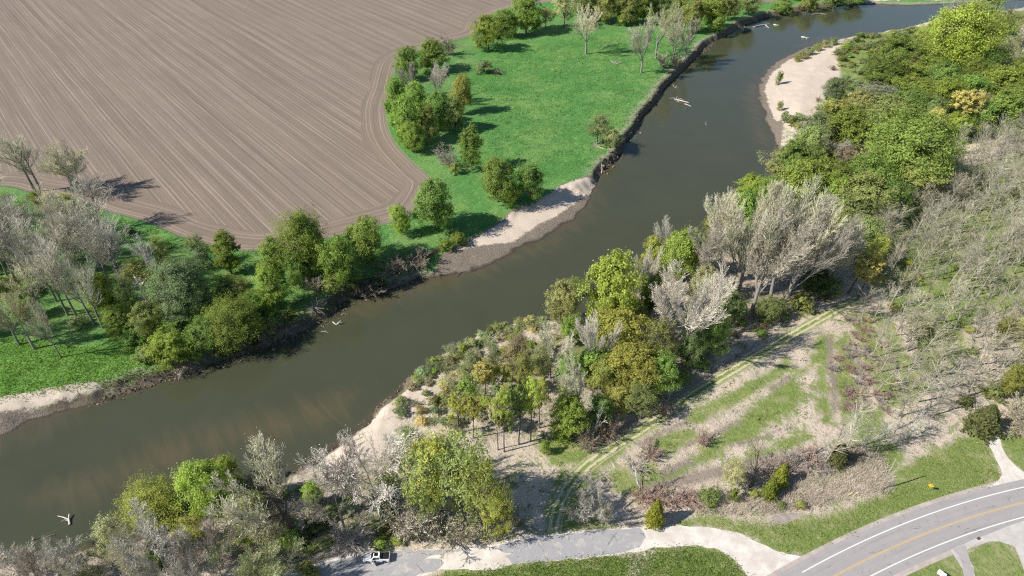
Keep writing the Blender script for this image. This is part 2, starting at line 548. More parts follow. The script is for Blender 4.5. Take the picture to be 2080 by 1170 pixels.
def mat_ground():
    k = NT('ground_cover')
    P = k.pos()
    px_, py_, pz_ = k.sep(P)
    nz = k.sep(k.node('ShaderNodeNewGeometry').outputs['Normal'])[2]
    a = {n: k.attr(n) for n in ATTR}
    n_big = k.noise(P, 0.045, 5, 0.6)
    n_mid = k.noise(P, 0.22, 6, 0.65, 0.6)
    n_fine = k.noise(P, 1.1, 6, 0.7, 0.4)
    n_vf = k.noise(P, 3.3, 5, 0.75)
    # dry grass and sedge
    tan = k.mix(n_mid, (0.61, 0.50, 0.39), (0.82, 0.71, 0.585))
    tan = k.mix(k.ss(n_fine, 0.40, 0.60), k.mix(0.40, tan, (0.30, 0.24, 0.18)), tan)
    tan = k.mix(k.ss(n_vf, 0.50, 0.66), tan, (0.74, 0.66, 0.56))
    tan = k.mix(k.math('MULTIPLY', k.ss(n_vf, 0.45, 0.36), 0.6), tan, (0.21, 0.165, 0.12))
    flat_ = k.ss(k.noise(P, 0.075, 4, 0.6, 1.5), 0.46, 0.56)
    strk = k.noise(k.comb(k.math('ADD', k.math('MULTIPLY', px_, 0.8), k.math('MULTIPLY', py_, -0.6)), k.math('MULTIPLY', k.math('ADD', px_, py_), 0.16)), 1.1, 5, 0.7, 0.6)
    tan = k.mix(k.math('MULTIPLY', flat_, 0.7), tan, k.mix(strk, (0.60, 0.47, 0.36), (0.84, 0.72, 0.60)))
    tan = k.mix(k.math('MULTIPLY', k.ss(strk, 0.44, 0.36), 0.55), tan, (0.30, 0.235, 0.175))
    # grass: meadow side and roadside
    gm = k.mix(n_mid, (0.085, 0.240, 0.055), (0.165, 0.370, 0.085))
    gm = k.mix(k.ss(n_fine, 0.42, 0.62), k.mix(0.5, gm, (0.055, 0.170, 0.045)), gm)
    gm = k.mix(k.ss(n_big, 0.46, 0.62, 0, 0.65), gm, k.mix(n_fine, (0.13, 0.27, 0.06), (0.27, 0.42, 0.12)))
    gm = k.mix(k.ss(k.noise(P, 0.09, 4, 0.6, 2.0), 0.56, 0.66, 0, 0.5), gm, (0.055, 0.19, 0.06))
    gm = k.mix(k.ss(a['vivid'], -3, 3, 0, 0.6), gm, (0.185, 0.37, 0.06))
    # faint wheel and cattle trails and pale dead stems in the meadow
    wv = k.noise(k.comb(k.math('ADD', k.math('MULTIPLY', px_, 0.9), k.math('MULTIPLY', py_, -0.55)), k.math('MULTIPLY', py_, 0.12)), 0.45, 3, 0.6, 1.2)
    gm = k.mix(k.math('MULTIPLY', k.ss(wv, 0.56, 0.66), 0.45), gm, (0.19, 0.37, 0.11))
    dryf = k.math('MULTIPLY', k.ss(n_fine, 0.56, 0.66), k.ss(k.math('ADD', n_big, k.math('MULTIPLY', n_mid, 0.5)), 0.61, 0.77))
    gm = k.mix(k.math('MULTIPLY', dryf, 0.8), gm, (0.52, 0.47, 0.29))
    gm = k.mix(k.math('MULTIPLY', k.ss(k.math('ADD', a['riv'], k.math('MULTIPLY', k.math('SUBTRACT', n_mid, 0.5), 14.0)), 7.5, 2.5), k.ss(n_fine, 0.36, 0.56, 0.2, 0.85)), gm, (0.44, 0.39, 0.29))
    gr = k.mix(n_mid, (0.175, 0.250, 0.050), (0.33, 0.39, 0.125))
    gr = k.mix(k.ss(n_fine, 0.40, 0.6), k.mix(0.5, gr, (0.09, 0.165, 0.03)), gr)
    gr = k.mix(k.math('MULTIPLY', k.ss(n_vf, 0.52, 0.62), 0.5), gr, (0.50, 0.48, 0.27))
    gr = k.mix(k.ss(k.noise(P, 0.12, 5, 0.65, 1.0), 0.50, 0.66, 0, 0.75), gr, k.mix(n_fine, (0.26, 0.29, 0.10), (0.52, 0.48, 0.26)))
    green = k.mix(a['leftside'], gr, gm)
    gmask = k.math('ADD', a['grass'], k.math('ADD', k.math('MULTIPLY', k.math('SUBTRACT', n_mid, 0.5), 8.0), k.math('MULTIPLY', k.math('SUBTRACT', n_fine, 0.5), 7.0)))
    # patches of fresh green in the dry ground too
    patch = k.math('MULTIPLY', k.ss(k.math('ADD', n_mid, k.math('MULTIPLY', k.math('SUBTRACT', n_fine, 0.5), 0.7)), 0.52, 0.62), 0.75)
    base = k.mix(patch, tan, k.mix(n_fine, (0.11, 0.19, 0.04), (0.27, 0.33, 0.12)))
    col = k.mix(k.ss(gmask, -2.6, 0.6), base, green)
    # leaf litter and shade-bare soil below the woods
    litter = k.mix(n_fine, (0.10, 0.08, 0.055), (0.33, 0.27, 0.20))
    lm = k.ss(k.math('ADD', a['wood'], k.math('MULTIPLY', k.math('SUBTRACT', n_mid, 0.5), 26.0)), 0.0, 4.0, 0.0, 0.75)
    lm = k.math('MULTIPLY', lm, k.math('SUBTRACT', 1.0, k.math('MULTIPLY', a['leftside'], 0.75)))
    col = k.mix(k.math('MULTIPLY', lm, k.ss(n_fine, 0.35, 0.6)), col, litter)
    so = k.ss(k.math('ADD', a['soil'], k.math('MULTIPLY', k.math('SUBTRACT', n_fine, 0.5), 5.0)), -0.6, 0.8, 0.0, 0.8)
    col = k.mix(so, col, k.mix(n_vf, (0.20, 0.155, 0.125), (0.42, 0.35, 0.30)))
    # bank soil on steep faces, mud by the water
    soil = k.mix(n_fine, (0.06, 0.045, 0.032), (0.22, 0.175, 0.125))
    lip = k.ss(nz, 0.90, 0.70)
    col = k.mix(lip, col, soil)
    near = k.ss(k.math('ADD', a['riv'], k.math('MULTIPLY', k.math('SUBTRACT', n_mid, 0.5), 5.0)), 3.4, 1.2)
    col = k.mix(near, col, k.mix(n_fine, (0.09, 0.07, 0.05), (0.27, 0.225, 0.17)))
    # bars: pale sand, grey gravel and wet mud
    gv = k.ss(k.math('ADD', a['grav'], k.math('MULTIPLY', k.math('SUBTRACT', n_mid, 0.5), 4.0)), -0.6, 0.6)
    col = k.mix(gv, col, k.mix(k.ss(n_vf, 0.4, 0.6), (0.16, 0.13, 0.10), (0.34, 0.285, 0.23)))
    sv = k.ss(k.math('ADD', a['sand'], k.math('ADD', k.math('MULTIPLY', k.math('SUBTRACT', n_mid, 0.5), 5.0), k.math('MULTIPLY', k.math('SUBTRACT', n_fine, 0.5), 3.0))), -0.5, 0.6)
    sandc = k.mix(n_mid, (0.53, 0.435, 0.345), (0.68, 0.575, 0.475))
    sandc = k.mix(k.ss(n_vf, 0.60, 0.68), sandc, (0.46, 0.38, 0.31))
    sandc = k.mix(k.math('MULTIPLY', k.ss(n_fine, 0.52, 0.64), k.ss(n_big, 0.42, 0.6)), sandc, (0.50, 0.42, 0.355))
    col = k.mix(sv, col, sandc)
    wet = k.ss(k.math('ADD', pz_, k.math('MULTIPLY', k.math('SUBTRACT', n_mid, 0.5), 0.5)), 0.34, 0.08)
    col = k.mix(wet, col, (0.085, 0.068, 0.052))
    # the ploughed field: straight drill rows, and turning rows that follow the edge
    u = k.math('ADD', k.math('MULTIPLY', px_, 0.7722), k.math('MULTIPLY', py_, 0.6353))
    l = k.math('SUBTRACT', k.math('MULTIPLY', py_, 0.7722), k.math('MULTIPLY', px_, 0.6353))
    hn = k.math('ADD', a['field'], k.math('MULTIPLY', k.math('SUBTRACT', k.noise(P, 0.03, 2), 0.5), 12.0))
    head = k.ss(hn, 13.5, 12.5)
    rowc = []
    for (uu, ll) in ((u, l), (a['field'], k.math('MULTIPLY', k.math('ADD', px_, py_), 0.7))):
        f1 = k.noise(k.comb(k.math('MULTIPLY', uu, 2.1), k.math('MULTIPLY', ll, 0.012)), 1.0, 4, 0.7)
        f2 = k.noise(k.comb(k.math('MULTIPLY', uu, 0.33), k.math('MULTIPLY', ll, 0.004), 7.0), 1.0, 2, 0.5)
        w1 = k.math('SINE', k.math('MULTIPLY', uu, 2 * math.pi / 0.76))
        band = k.math('PINGPONG', k.math('ADD', uu, k.math('MULTIPLY', k.noise(P, 0.02, 2), 1.6)), 3.4)
        tr = k.ss(k.math('ABSOLUTE', k.math('SUBTRACT', band, 2.5)), 0.42, 0.12)
        tr = k.math('MULTIPLY', tr, k.ss(f1, 0.3, 0.62, 0.2, 1.0))
        s = k.math('ADD', k.math('MULTIPLY', w1, 0.09), k.math('ADD', k.math('MULTIPLY', k.math('SUBTRACT', f1, 0.5), 1.5), k.math('MULTIPLY', k.math('SUBTRACT', f2, 0.5), 0.7)))
        s = k.math('ADD', s, k.math('MULTIPLY', tr, 0.5))
        rowc.append(s)
    dif = k.node('ShaderNodeMix', data_type='FLOAT')
    k.put(dif.inputs['Factor'], head)
    k.put(dif.inputs['A'], rowc[0])
    k.put(dif.inputs['B'], rowc[1])
    row = k.math('ADD', dif.outputs['Result'], k.math('MULTIPLY', k.math('SUBTRACT', n_vf, 0.5), 0.9))
    fc = k.mix(k.ss(row, -0.6, 0.85), (0.155, 0.118, 0.090), (0.395, 0.315, 0.252))
    fc = k.mix(k.ss(n_big, 0.35, 0.7, 0.0, 0.25), fc, (0.20, 0.155, 0.13))
    fm = k.ss(k.math('ADD', a['field'], k.math('MULTIPLY', k.math('SUBTRACT', n_fine, 0.5), 1.6)), -0.3, 0.3)
    col = k.mix(fm, col, fc)
    bh = k.math('ADD', k.math('MULTIPLY', n_fine, 1.0), k.math('MULTIPLY', n_vf, 0.6))
    bh = k.math('MULTIPLY', bh, k.math('SUBTRACT', 1.0, k.math('MULTIPLY', k.math('MAXIMUM', fm, sv), 0.75)))
    k.bump(bh, 0.9, 0.55)
    return k.fin(col, k.mix(wet, (0.95, 0.95, 0.95), (0.35, 0.35, 0.35)), 0.15)


MG = mat_ground()
ny, nx = shape
idx = np.arange(ny * nx).reshape(ny, nx)
quads = np.stack([idx[:-1, :-1], idx[:-1, 1:], idx[1:, 1:], idx[1:, :-1]], -1).reshape(-1, 4)
fc = fieldd[quads].mean(1)
sc_ = sand[quads].mean(1)
gc = grav[quads].mean(1)
rc = riv[quads].mean(1)
yc = y[quads].mean(1)
xc = x[quads].mean(1)
lc = left[quads].mean(1)
cls = np.zeros(len(quads), int)
cls[(lc > 0.5) & (rc > 0)] = 1
cls[fc > 0] = 2
bar = ((sc_ > 0) | (gc > 0)) & (cls != 2) & (yc > 120)
cls[bar & (xc > 150) & (lc < 0.5)] = 3
cls[bar & (lc > 0.5) & (xc > -40) & (xc < 120) & (yc < 330)] = 4


def submesh(name, mask, z, attrs, mat):
    q = quads[mask]
    u, inv = np.unique(q, return_inverse=True)
    V = np.stack([x[u], y[u], z[u]], 1)
    me = make_mesh(name, V, inv.reshape(q.shape), mat, {k: v[u] for k, v in attrs.items()}, True)
    return tag(link(name, me), kind='structure')


for c, nm in ((0, 'ground'), (1, 'meadow'), (2, 'ploughed_field'), (3, 'sand_bar'), (4, 'gravel_bar')):
    submesh(nm, cls == c, h, ATTR, MG)

# ------------------------------------------------------------------ river
SHOALS = [poly(p, 0) for p in [
    [(60, 1010), (200, 945), (350, 890), (500, 845), (640, 815), (720, 800), (690, 850), (560, 895), (400, 940), (260, 985), (140, 1030)],
    [(690, 640), (760, 600), (880, 560), (1000, 535), (1120, 480), (1210, 380), (1215, 420), (1120, 500), (980, 560), (850, 600), (760, 630)],
    [(0, 890), (110, 848), (130, 860), (60, 890), (0, 910)],
    [(1620, 95), (1660, 78), (1700, 74), (1690, 84)],
    [(1535, 150), (1560, 300), (1545, 300), (1515, 200)],
]]
shoal = sdf_max(SHOALS, x, y, 14.0)


def mat_water():
    k = NT('river_water')
    P = k.pos()
    s = k.attr('shoal')
    r = k.attr('riv')
    px_, py_, pz_ = k.sep(P)
    n1 = k.noise(P, 0.05, 4, 0.6, 0.8)
    rip = k.noise(k.comb(k.math('MULTIPLY', k.math('ADD', px_, k.math('MULTIPLY', py_, 0.7)), 0.16), k.math('MULTIPLY', py_, 0.05)), 1.0, 3, 0.6, 1.5)
    col = k.mix(n1, (0.055, 0.060, 0.035), (0.074, 0.078, 0.047))
    sm = k.ss(k.math('ADD', s, k.math('MULTIPLY', k.math('SUBTRACT', rip, 0.5), 16.0)), -6.0, 8.0)
    col = k.mix(k.math('MULTIPLY', sm, k.ss(rip, 0.3, 0.7, 0.40, 0.72)), col, (0.122, 0.096, 0.054))
    col = k.mix(k.ss(k.math('ADD', r, k.math('MULTIPLY', k.math('SUBTRACT', n1, 0.5), 3.0)), -2.2, 0.4, 0, 0.55), col, (0.10, 0.075, 0.05))
    w = k.math('ADD', k.noise(P, 0.9, 4, 0.65, 0.5), k.math('MULTIPLY', k.noise(k.comb(k.math('MULTIPLY', k.math('ADD', px_, k.math('MULTIPLY', py_, -0.8)), 0.5), k.math('MULTIPLY', k.math('ADD', px_, py_), 0.09)), 0.6, 3, 0.6, 0.8), 1.5))
    k.bump(w, 0.22, 0.06)
    k.fin(col, 0.09, 0.5)
    k.b.inputs['IOR'].default_value = 1.36
    return k.m


wm = (riv[quads].min(1) < 4.0)
wz = np.zeros_like(h)
submesh('river', wm, wz, dict(riv=np.clip(riv, -20, 10), shoal=shoal), mat_water())

# ------------------------------------------------------------------ roads, lane, track
from mathutils.geometry import tessellate_polygon
from mathutils import Vector


def sheet(name, pl, z, mat, kind='structure'):
    tris = tessellate_polygon([[Vector((float(a), float(b), 0)) for a, b in pl]])
    V = np.column_stack([pl, np.full(len(pl), z)])
    T = np.array(tris)
    # face up
    a, b, c = pl[T[:, 0]], pl[T[:, 1]], pl[T[:, 2]]
    cr = (b[:, 0] - a[:, 0]) * (c[:, 1] - a[:, 1]) - (b[:, 1] - a[:, 1]) * (c[:, 0] - a[:, 0])
    T[cr < 0] = T[cr < 0][:, ::-1]
    return tag(link(name, make_mesh(name, V, T, mat)), kind=kind)


def ragged(pl, amp, seed, step=1.0):
    """wear the edge of an outline: densify and push points about"""
    out = []
    n = len(pl)
    for i in range(n):
        a, b = pl[i], pl[(i + 1) % n]
        m = max(1, int(np.linalg.norm(b - a) / step))
        for j in range(m):
            out.append(a + (b - a) * j / m)
    out = np.array(out)
    out[:, 0] += fbm(out[:, 0], out[:, 1], 2.2, 3, seed) * amp
    out[:, 1] += fbm(out[:, 0], out[:, 1], 2.2, 3, seed + 9) * amp
    return out


def strip(name, line, o0, o1, z, mat, zfun=False):
    n = len(line)
    A = offset_line(line, np.broadcast_to(o1, (n,)).astype(float))
    B = offset_line(line, np.broadcast_to(o0, (n,)).astype(float))
    s = np.concatenate([[0], np.cumsum(np.linalg.norm(np.diff(line, axis=0), axis=1))])
    m = 7
    V, U, L = [], [], []
    for j in range(m):
        t = j / (m - 1)
        V.append(B + (A - B) * t)
        U.append(np.broadcast_to(o0, (n,)) * (1 - t) + np.broadcast_to(o1, (n,)) * t)
        L.append(s)
    V = np.concatenate(V)
    zz = np.full(len(V), z) if not zfun else height_at(V[:, 0], V[:, 1])[0] + z
    ii = np.arange(m * n).reshape(m, n)
    q = np.stack([ii[:-1, :-1], ii[:-1, 1:], ii[1:, 1:], ii[1:, :-1]], -1).reshape(-1, 4)
    me = make_mesh(name, np.column_stack([V, zz]), q, mat, dict(across=np.concatenate(U), along=np.concatenate(L)))
    return tag(link(name, me), kind='structure')


def mat_asphalt(name, lo, hi, cracks=True):
    k = NT(name)
    P = k.pos()
    n = k.noise(P, 0.35, 5, 0.6)
    f = k.noise(P, 5.0, 4, 0.7)
    col = k.mix(k.math('ADD', k.math('MULTIPLY', n, 0.7), k.math('MULTIPLY', f, 0.3)), lo, hi)
    if cracks:
        ac, al = k.attr('across'), k.attr('along')
        # wheel paths polished a little darker, short cross cracks, one long seam
        wp = k.math('ABSOLUTE', k.math('SUBTRACT', k.math('PINGPONG', k.math('ADD', ac, 0.1), 1.8), 0.95))
        col = k.mix(k.ss(wp, 0.55, 0.1, 0, 0.22), col, lo)
        vor = k.node('ShaderNodeTexVoronoi', feature='DISTANCE_TO_EDGE')
        k.put(vor.inputs['Vector'], k.comb(k.math('MULTIPLY', ac, 0.35), k.math('ADD', k.math('MULTIPLY', al, 0.42), k.math('MULTIPLY', f, 0.05))))
        vor.inputs['Scale'].default_value = 1.0
        gap = k.noise(k.comb(ac, k.math('MULTIPLY', al, 0.7), 3.0), 0.8, 3)
        cm = k.math('MULTIPLY', k.ss(vor.outputs['Distance'], 0.016, 0.006), k.ss(gap, 0.54, 0.60))
        col = k.mix(k.math('MULTIPLY', cm, 0.6), col, (0.06, 0.055, 0.055))
        edge = k.noise(k.comb(k.math('MULTIPLY', ac, 3.0), k.math('MULTIPLY', al, 0.05)), 1.0, 4)
        col = k.mix(k.ss(edge, 0.56, 0.7, 0, 0.35), col, (0.17, 0.16, 0.16))
    else:
        vor = k.node('ShaderNodeTexVoronoi', feature='DISTANCE_TO_EDGE')
        k.put(vor.inputs['Vector'], P)
        vor.inputs['Scale'].default_value = 0.16
        g2 = k.noise(P, 0.5, 3)
        col = k.mix(k.math('MULTIPLY', k.ss(vor.outputs['Distance'], 0.03, 0.008), k.ss(g2, 0.48, 0.56, 0, 0.6)), col, (0.12, 0.115, 0.11))
        col = k.mix(k.ss(k.noise(P, 0.5, 6, 0.7, 0.8), 0.50, 0.68, 0, 0.8), col, (0.56, 0.51, 0.455))
    k.bump(f, 0.3, 0.02)
    return k.fin(col, 0.85, 0.3)


def mat_gravel(name, lo, hi, ruts=0.0):
    k = NT(name)
    P = k.pos()
    n = k.noise(P, 0.3, 6, 0.65, 0.5)
    f = k.noise(P, 4.5, 4, 0.7)
    col = k.mix(k.ss(n, 0.3, 0.7), lo, hi)
    col = k.mix(k.ss(f, 0.55, 0.7, 0, 0.4), col, tuple(c * 0.6 for c in lo))
    k.bump(f, 0.5, 0.05)
    return k.fin(col, 0.95, 0.15)


def mat_paint(name, colr):
    k = NT(name)
    P = k.pos()
    n = k.noise(P, 2.2, 5, 0.7)
    return k.fin(k.mix(k.ss(n, 0.62, 0.75, 0, 0.55), colr, (0.33, 0.31, 0.30)), 0.7, 0.3)


ASPH = mat_asphalt('highway_asphalt', (0.32, 0.292, 0.28), (0.44, 0.41, 0.395))
GRAVEL = mat_gravel('pale_gravel', (0.58, 0.515, 0.45), (0.78, 0.72, 0.65))
LANEASPH = mat_asphalt('lane_asphalt', (0.30, 0.295, 0.30), (0.43, 0.42, 0.42), False)
CONC = mat_gravel('concrete', (0.47, 0.43, 0.395), (0.60, 0.56, 0.52))
sheet('gravel_road', ragged(LANE, 1.1, 3, 0.8), G + 0.012, GRAVEL)
strip('road_shoulder', HWAY, -6.3, 6.7 + 0 * HWAY[:, 0], G + 0.016, mat_gravel('shoulder_gravel', (0.40, 0.34, 0.30), (0.54, 0.47, 0.42)))
strip('highway', HWAY, -5.2, 5.75, G + 0.024, ASPH)
WHITE = mat_paint('white_road_paint', (0.80, 0.80, 0.78))
YELLOW = mat_paint('yellow_road_paint', (0.70, 0.45, 0.13))
sel = HWAY[:, 0] > 66
strip('white_edge_line', HWAY[HWAY[:, 0] > 64.5], 3.62, 3.86, G + 0.03, WHITE)
strip('white_edge_line', HWAY, -3.42, -3.18, G + 0.03, WHITE)
strip('yellow_centre_line', HWAY, -0.17, -0.06, G + 0.03, YELLOW)
strip('yellow_centre_line', HWAY, 0.06, 0.17, G + 0.03, YELLOW)
sheet('paved_lane', ragged(poly(ASPHALT_A), 0.9, 13, 0.7), G + 0.02, LANEASPH)
sheet('paved_lane', ragged(poly(ASPHALT_B), 1.0, 17, 0.7), G + 0.02, LANEASPH)
sheet('gravel_driveway', ragged(DRIVE, 0.8, 23, 0.8), G + 0.02, GRAVEL)
sheet('concrete_apron', ragged(APRON, 0.35, 29, 0.8), G + 0.034, CONC)
sheet('cracked_pavement', ragged(poly(SIDEWALK_PX), 0.7, 37, 0.6), G + 0.04, mat_asphalt('worn_pavement', (0.32, 0.29, 0.28), (0.48, 0.45, 0.42), False))
sheet('bare_soil_patch', ragged(PUDDLE, 0.9, 43, 0.5), G + 0.012, mat_gravel('bare_earth', (0.30, 0.255, 0.225), (0.42, 0.365, 0.325)))


def mat_track():
    k = NT('dirt_track')
    P = k.pos()
    ac = k.attr('across')
    n = k.noise(P, 0.5, 6, 0.7)
    f = k.noise(P, 2.2, 5, 0.75)
    e = k.math('ADD', ac, k.math('ADD', k.math('MULTIPLY', k.math('SUBTRACT', n, 0.5), 1.6), k.math('MULTIPLY', k.math('SUBTRACT', f, 0.5), 1.2)))
    rut = k.math('ABSOLUTE', k.math('SUBTRACT', k.math('ABSOLUTE', e), 0.85))
    earth = k.mix(f, (0.46, 0.39, 0.26), (0.70, 0.60, 0.45))
    gr = k.mix(f, (0.11, 0.19, 0.035), (0.28, 0.35, 0.10))
    gr = k.mix(k.ss(n, 0.50, 0.62, 0, 0.75), gr, (0.46, 0.40, 0.27))
    col = k.mix(k.ss(rut, 0.22, 0.50), earth, gr)
    col = k.mix(k.ss(k.math('ABSOLUTE', e), 1.35, 1.9, 0, 0.7), col, k.mix(f, (0.30, 0.30, 0.14), (0.66, 0.57, 0.44)))
    k.bump(f, 0.7, 0.15)
    return k.fin(col, 0.95, 0.1)


strip('dirt_track', TRACK, -2.0, 2.0, G + 0.03, mat_track())
# ------------------------------------------------------------------ plant building blocks
def tubes(P0, P1, R0, R1, sides):
    """one prism per segment; returns vertices, quads, and the segment of each vertex"""
    P0 = np.asarray(P0, float)
    P1 = np.asarray(P1, float)
    n = len(P0)
    d = P1 - P0
    d /= np.linalg.norm(d, axis=1)[:, None] + 1e-9
    ref = np.where(np.abs(d[:, 2:3]) < 0.9, np.array([[0, 0, 1.0]]), np.array([[1.0, 0, 0]]))
    a = np.cross(d, ref)
    a /= np.linalg.norm(a, axis=1)[:, None] + 1e-9
    b = np.cross(d, a)
    an = np.arange(sides) * 2 * math.pi / sides
    ring = a[:, None, :] * np.cos(an)[None, :, None] + b[:, None, :] * np.sin(an)[None, :, None]
    V = np.concatenate([P0[:, None, :] + ring * np.asarray(R0)[:, None, None], P1[:, None, :] + ring * np.asarray(R1)[:, None, None]], 1).reshape(-1, 3)
    base = (np.arange(n) * 2 * sides)[:, None]
    i = np.arange(sides)
    j = (i + 1) % sides
    q = np.stack([base + i, base + j, base + sides + j, base + sides + i], -1).reshape(-1, 4)
    return V, q, np.repeat(np.arange(n), 2 * sides)


def rand_dirs(r, n):
    v = r.normal(size=(n, 3))
    return v / (np.linalg.norm(v, axis=1)[:, None] + 1e-9)


def leaf_quads(r, centers, size, outward=None, bias=0.6):
    n = len(centers)
    nrm = rand_dirs(r, n)
    if outward is not None:
        nrm = nrm + outward * bias
        nrm /= np.linalg.norm(nrm, axis=1)[:, None] + 1e-9
    a = np.cross(nrm, rand_dirs(r, n))
    a /= np.linalg.norm(a, axis=1)[:, None] + 1e-9
    b = np.cross(nrm, a)
    s = (size * r.uniform(0.6, 1.3, n))[:, None]
    a = a * s
    b = b * s * 0.55
    V = np.stack([centers - a, centers + b, centers + a, centers - b], 1).reshape(-1, 3)
    q = np.arange(4 * n).reshape(n, 4)
    return V, q


def norm(v):
    return v / (np.linalg.norm(v) + 1e-9)


class Segs:
    def __init__(s):
        s.p0, s.p1, s.r0, s.r1, s.lev, s.tip = [], [], [], [], [], []

    def add(s, a, b, r0, r1, lev):
        s.p0.append(a)
        s.p1.append(b)
        s.r0.append(r0)
        s.r1.append(r1)
        s.lev.append(lev)

    def mesh(s, name, mat, lo, hi, sides, r):
        m = [(lo <= l <= hi) for l in s.lev]
        sel = [i for i, q in enumerate(m) if q]
        P0 = np.array([s.p0[i] for i in sel])
        P1 = np.array([s.p1[i] for i in sel])
        V, q, sg = tubes(P0, P1, np.array([s.r0[i] for i in sel]), np.array([s.r1[i] for i in sel]), sides)
        return V, q, r.uniform(0, 1, len(sel))[sg]


def branch(S, r, p, d, L, rad, lev, prm):
    """grow one branch with its children"""
    nseg = prm['nseg'][lev]
    nch = prm['nch'][lev]
    maxlev = len(prm['nseg']) - 1
    pts = [p]
    for i in range(nseg):
        d = norm(d + r.normal(size=3) * prm['wob'][lev] + np.array([0, 0, prm['trop'][lev]]))
        q = p + d * (L / nseg)
        ra, rb = rad * (1 - 0.75 * i / nseg), rad * (1 - 0.75 * (i + 1) / nseg)
        S.add(p, q, ra, max(rb, prm['rmin']), lev)
        if lev == maxlev and i == nseg - 1:
            S.tip.append(q)
        if lev < maxlev:
            t = (i + 1) / nseg
            if t > prm['start'][lev] - 1e-6:
                k = nch // nseg + (1 if r.uniform() < (nch % nseg) / nseg else 0)
                if i == nseg - 1:
                    k += 1
                for c in range(k):
                    ang = prm['ang'][lev] * r.uniform(0.6, 1.4)
                    if i == nseg - 1 and c == 0:
                        ang *= 0.4
                    perp = norm(np.cross(d, rand_dirs(r, 1)[0]))
                    dd = norm(d * math.cos(ang) + perp * math.sin(ang))
                    pp = p + (q - p) * r.uniform(0.3, 1.0)
                    branch(S, r, pp, dd, L * prm['len'][lev] * r.uniform(0.65, 1.2) * (1.15 - 0.45 * t), max(prm['rmin'], rad * (1 - 0.7 * t) * 0.6), lev + 1, prm)
        p = q


def twiggy(seed, prm, trunk_hi, buds=0, bud_size=0.12, tilt=(0, 0)):
    """a bare or budding tree: returns (trunk mesh, crown mesh), base at the origin"""
    r = np.random.default_rng(seed)
    S = Segs()
    branch(S, r, np.zeros(3) - np.array([0, 0, 0.4]), norm(np.array([tilt[0], tilt[1], 1.0])), prm['h0'], prm['r0'], 0, prm)
    V, q, v = S.mesh('t', None, 0, trunk_hi, 6, r)
    tr = make_mesh('trunk', V, q, BARK, dict(v=v), True)
    V, q, v = S.mesh('c', None, trunk_hi + 1, 9, 3, r)
    if buds:
        tips = np.array(S.tip)
        sel = tips[r.integers(0, len(tips), buds)] + r.normal(size=(buds, 3)) * 0.22
        LV, lq = leaf_quads(r, sel, bud_size)
        v = np.concatenate([v * 0.7, np.repeat(r.uniform(0.5, 1.3, buds), 4)])
        q = np.concatenate([q, lq + len(V)])
        V = np.concatenate([V, LV])
    cr = make_mesh('crown', V, q, TWIG, dict(v=v))
    ext = np.concatenate([V[:, 0], V[:, 1]])
    hh = np.percentile(V[:, 2], 99.5)
    ww = 2 * np.percentile(np.hypot(V[:, 0] - V[:, 0].mean(), V[:, 1] - V[:, 1].mean()), 86)
    return tr, cr, hh, ww


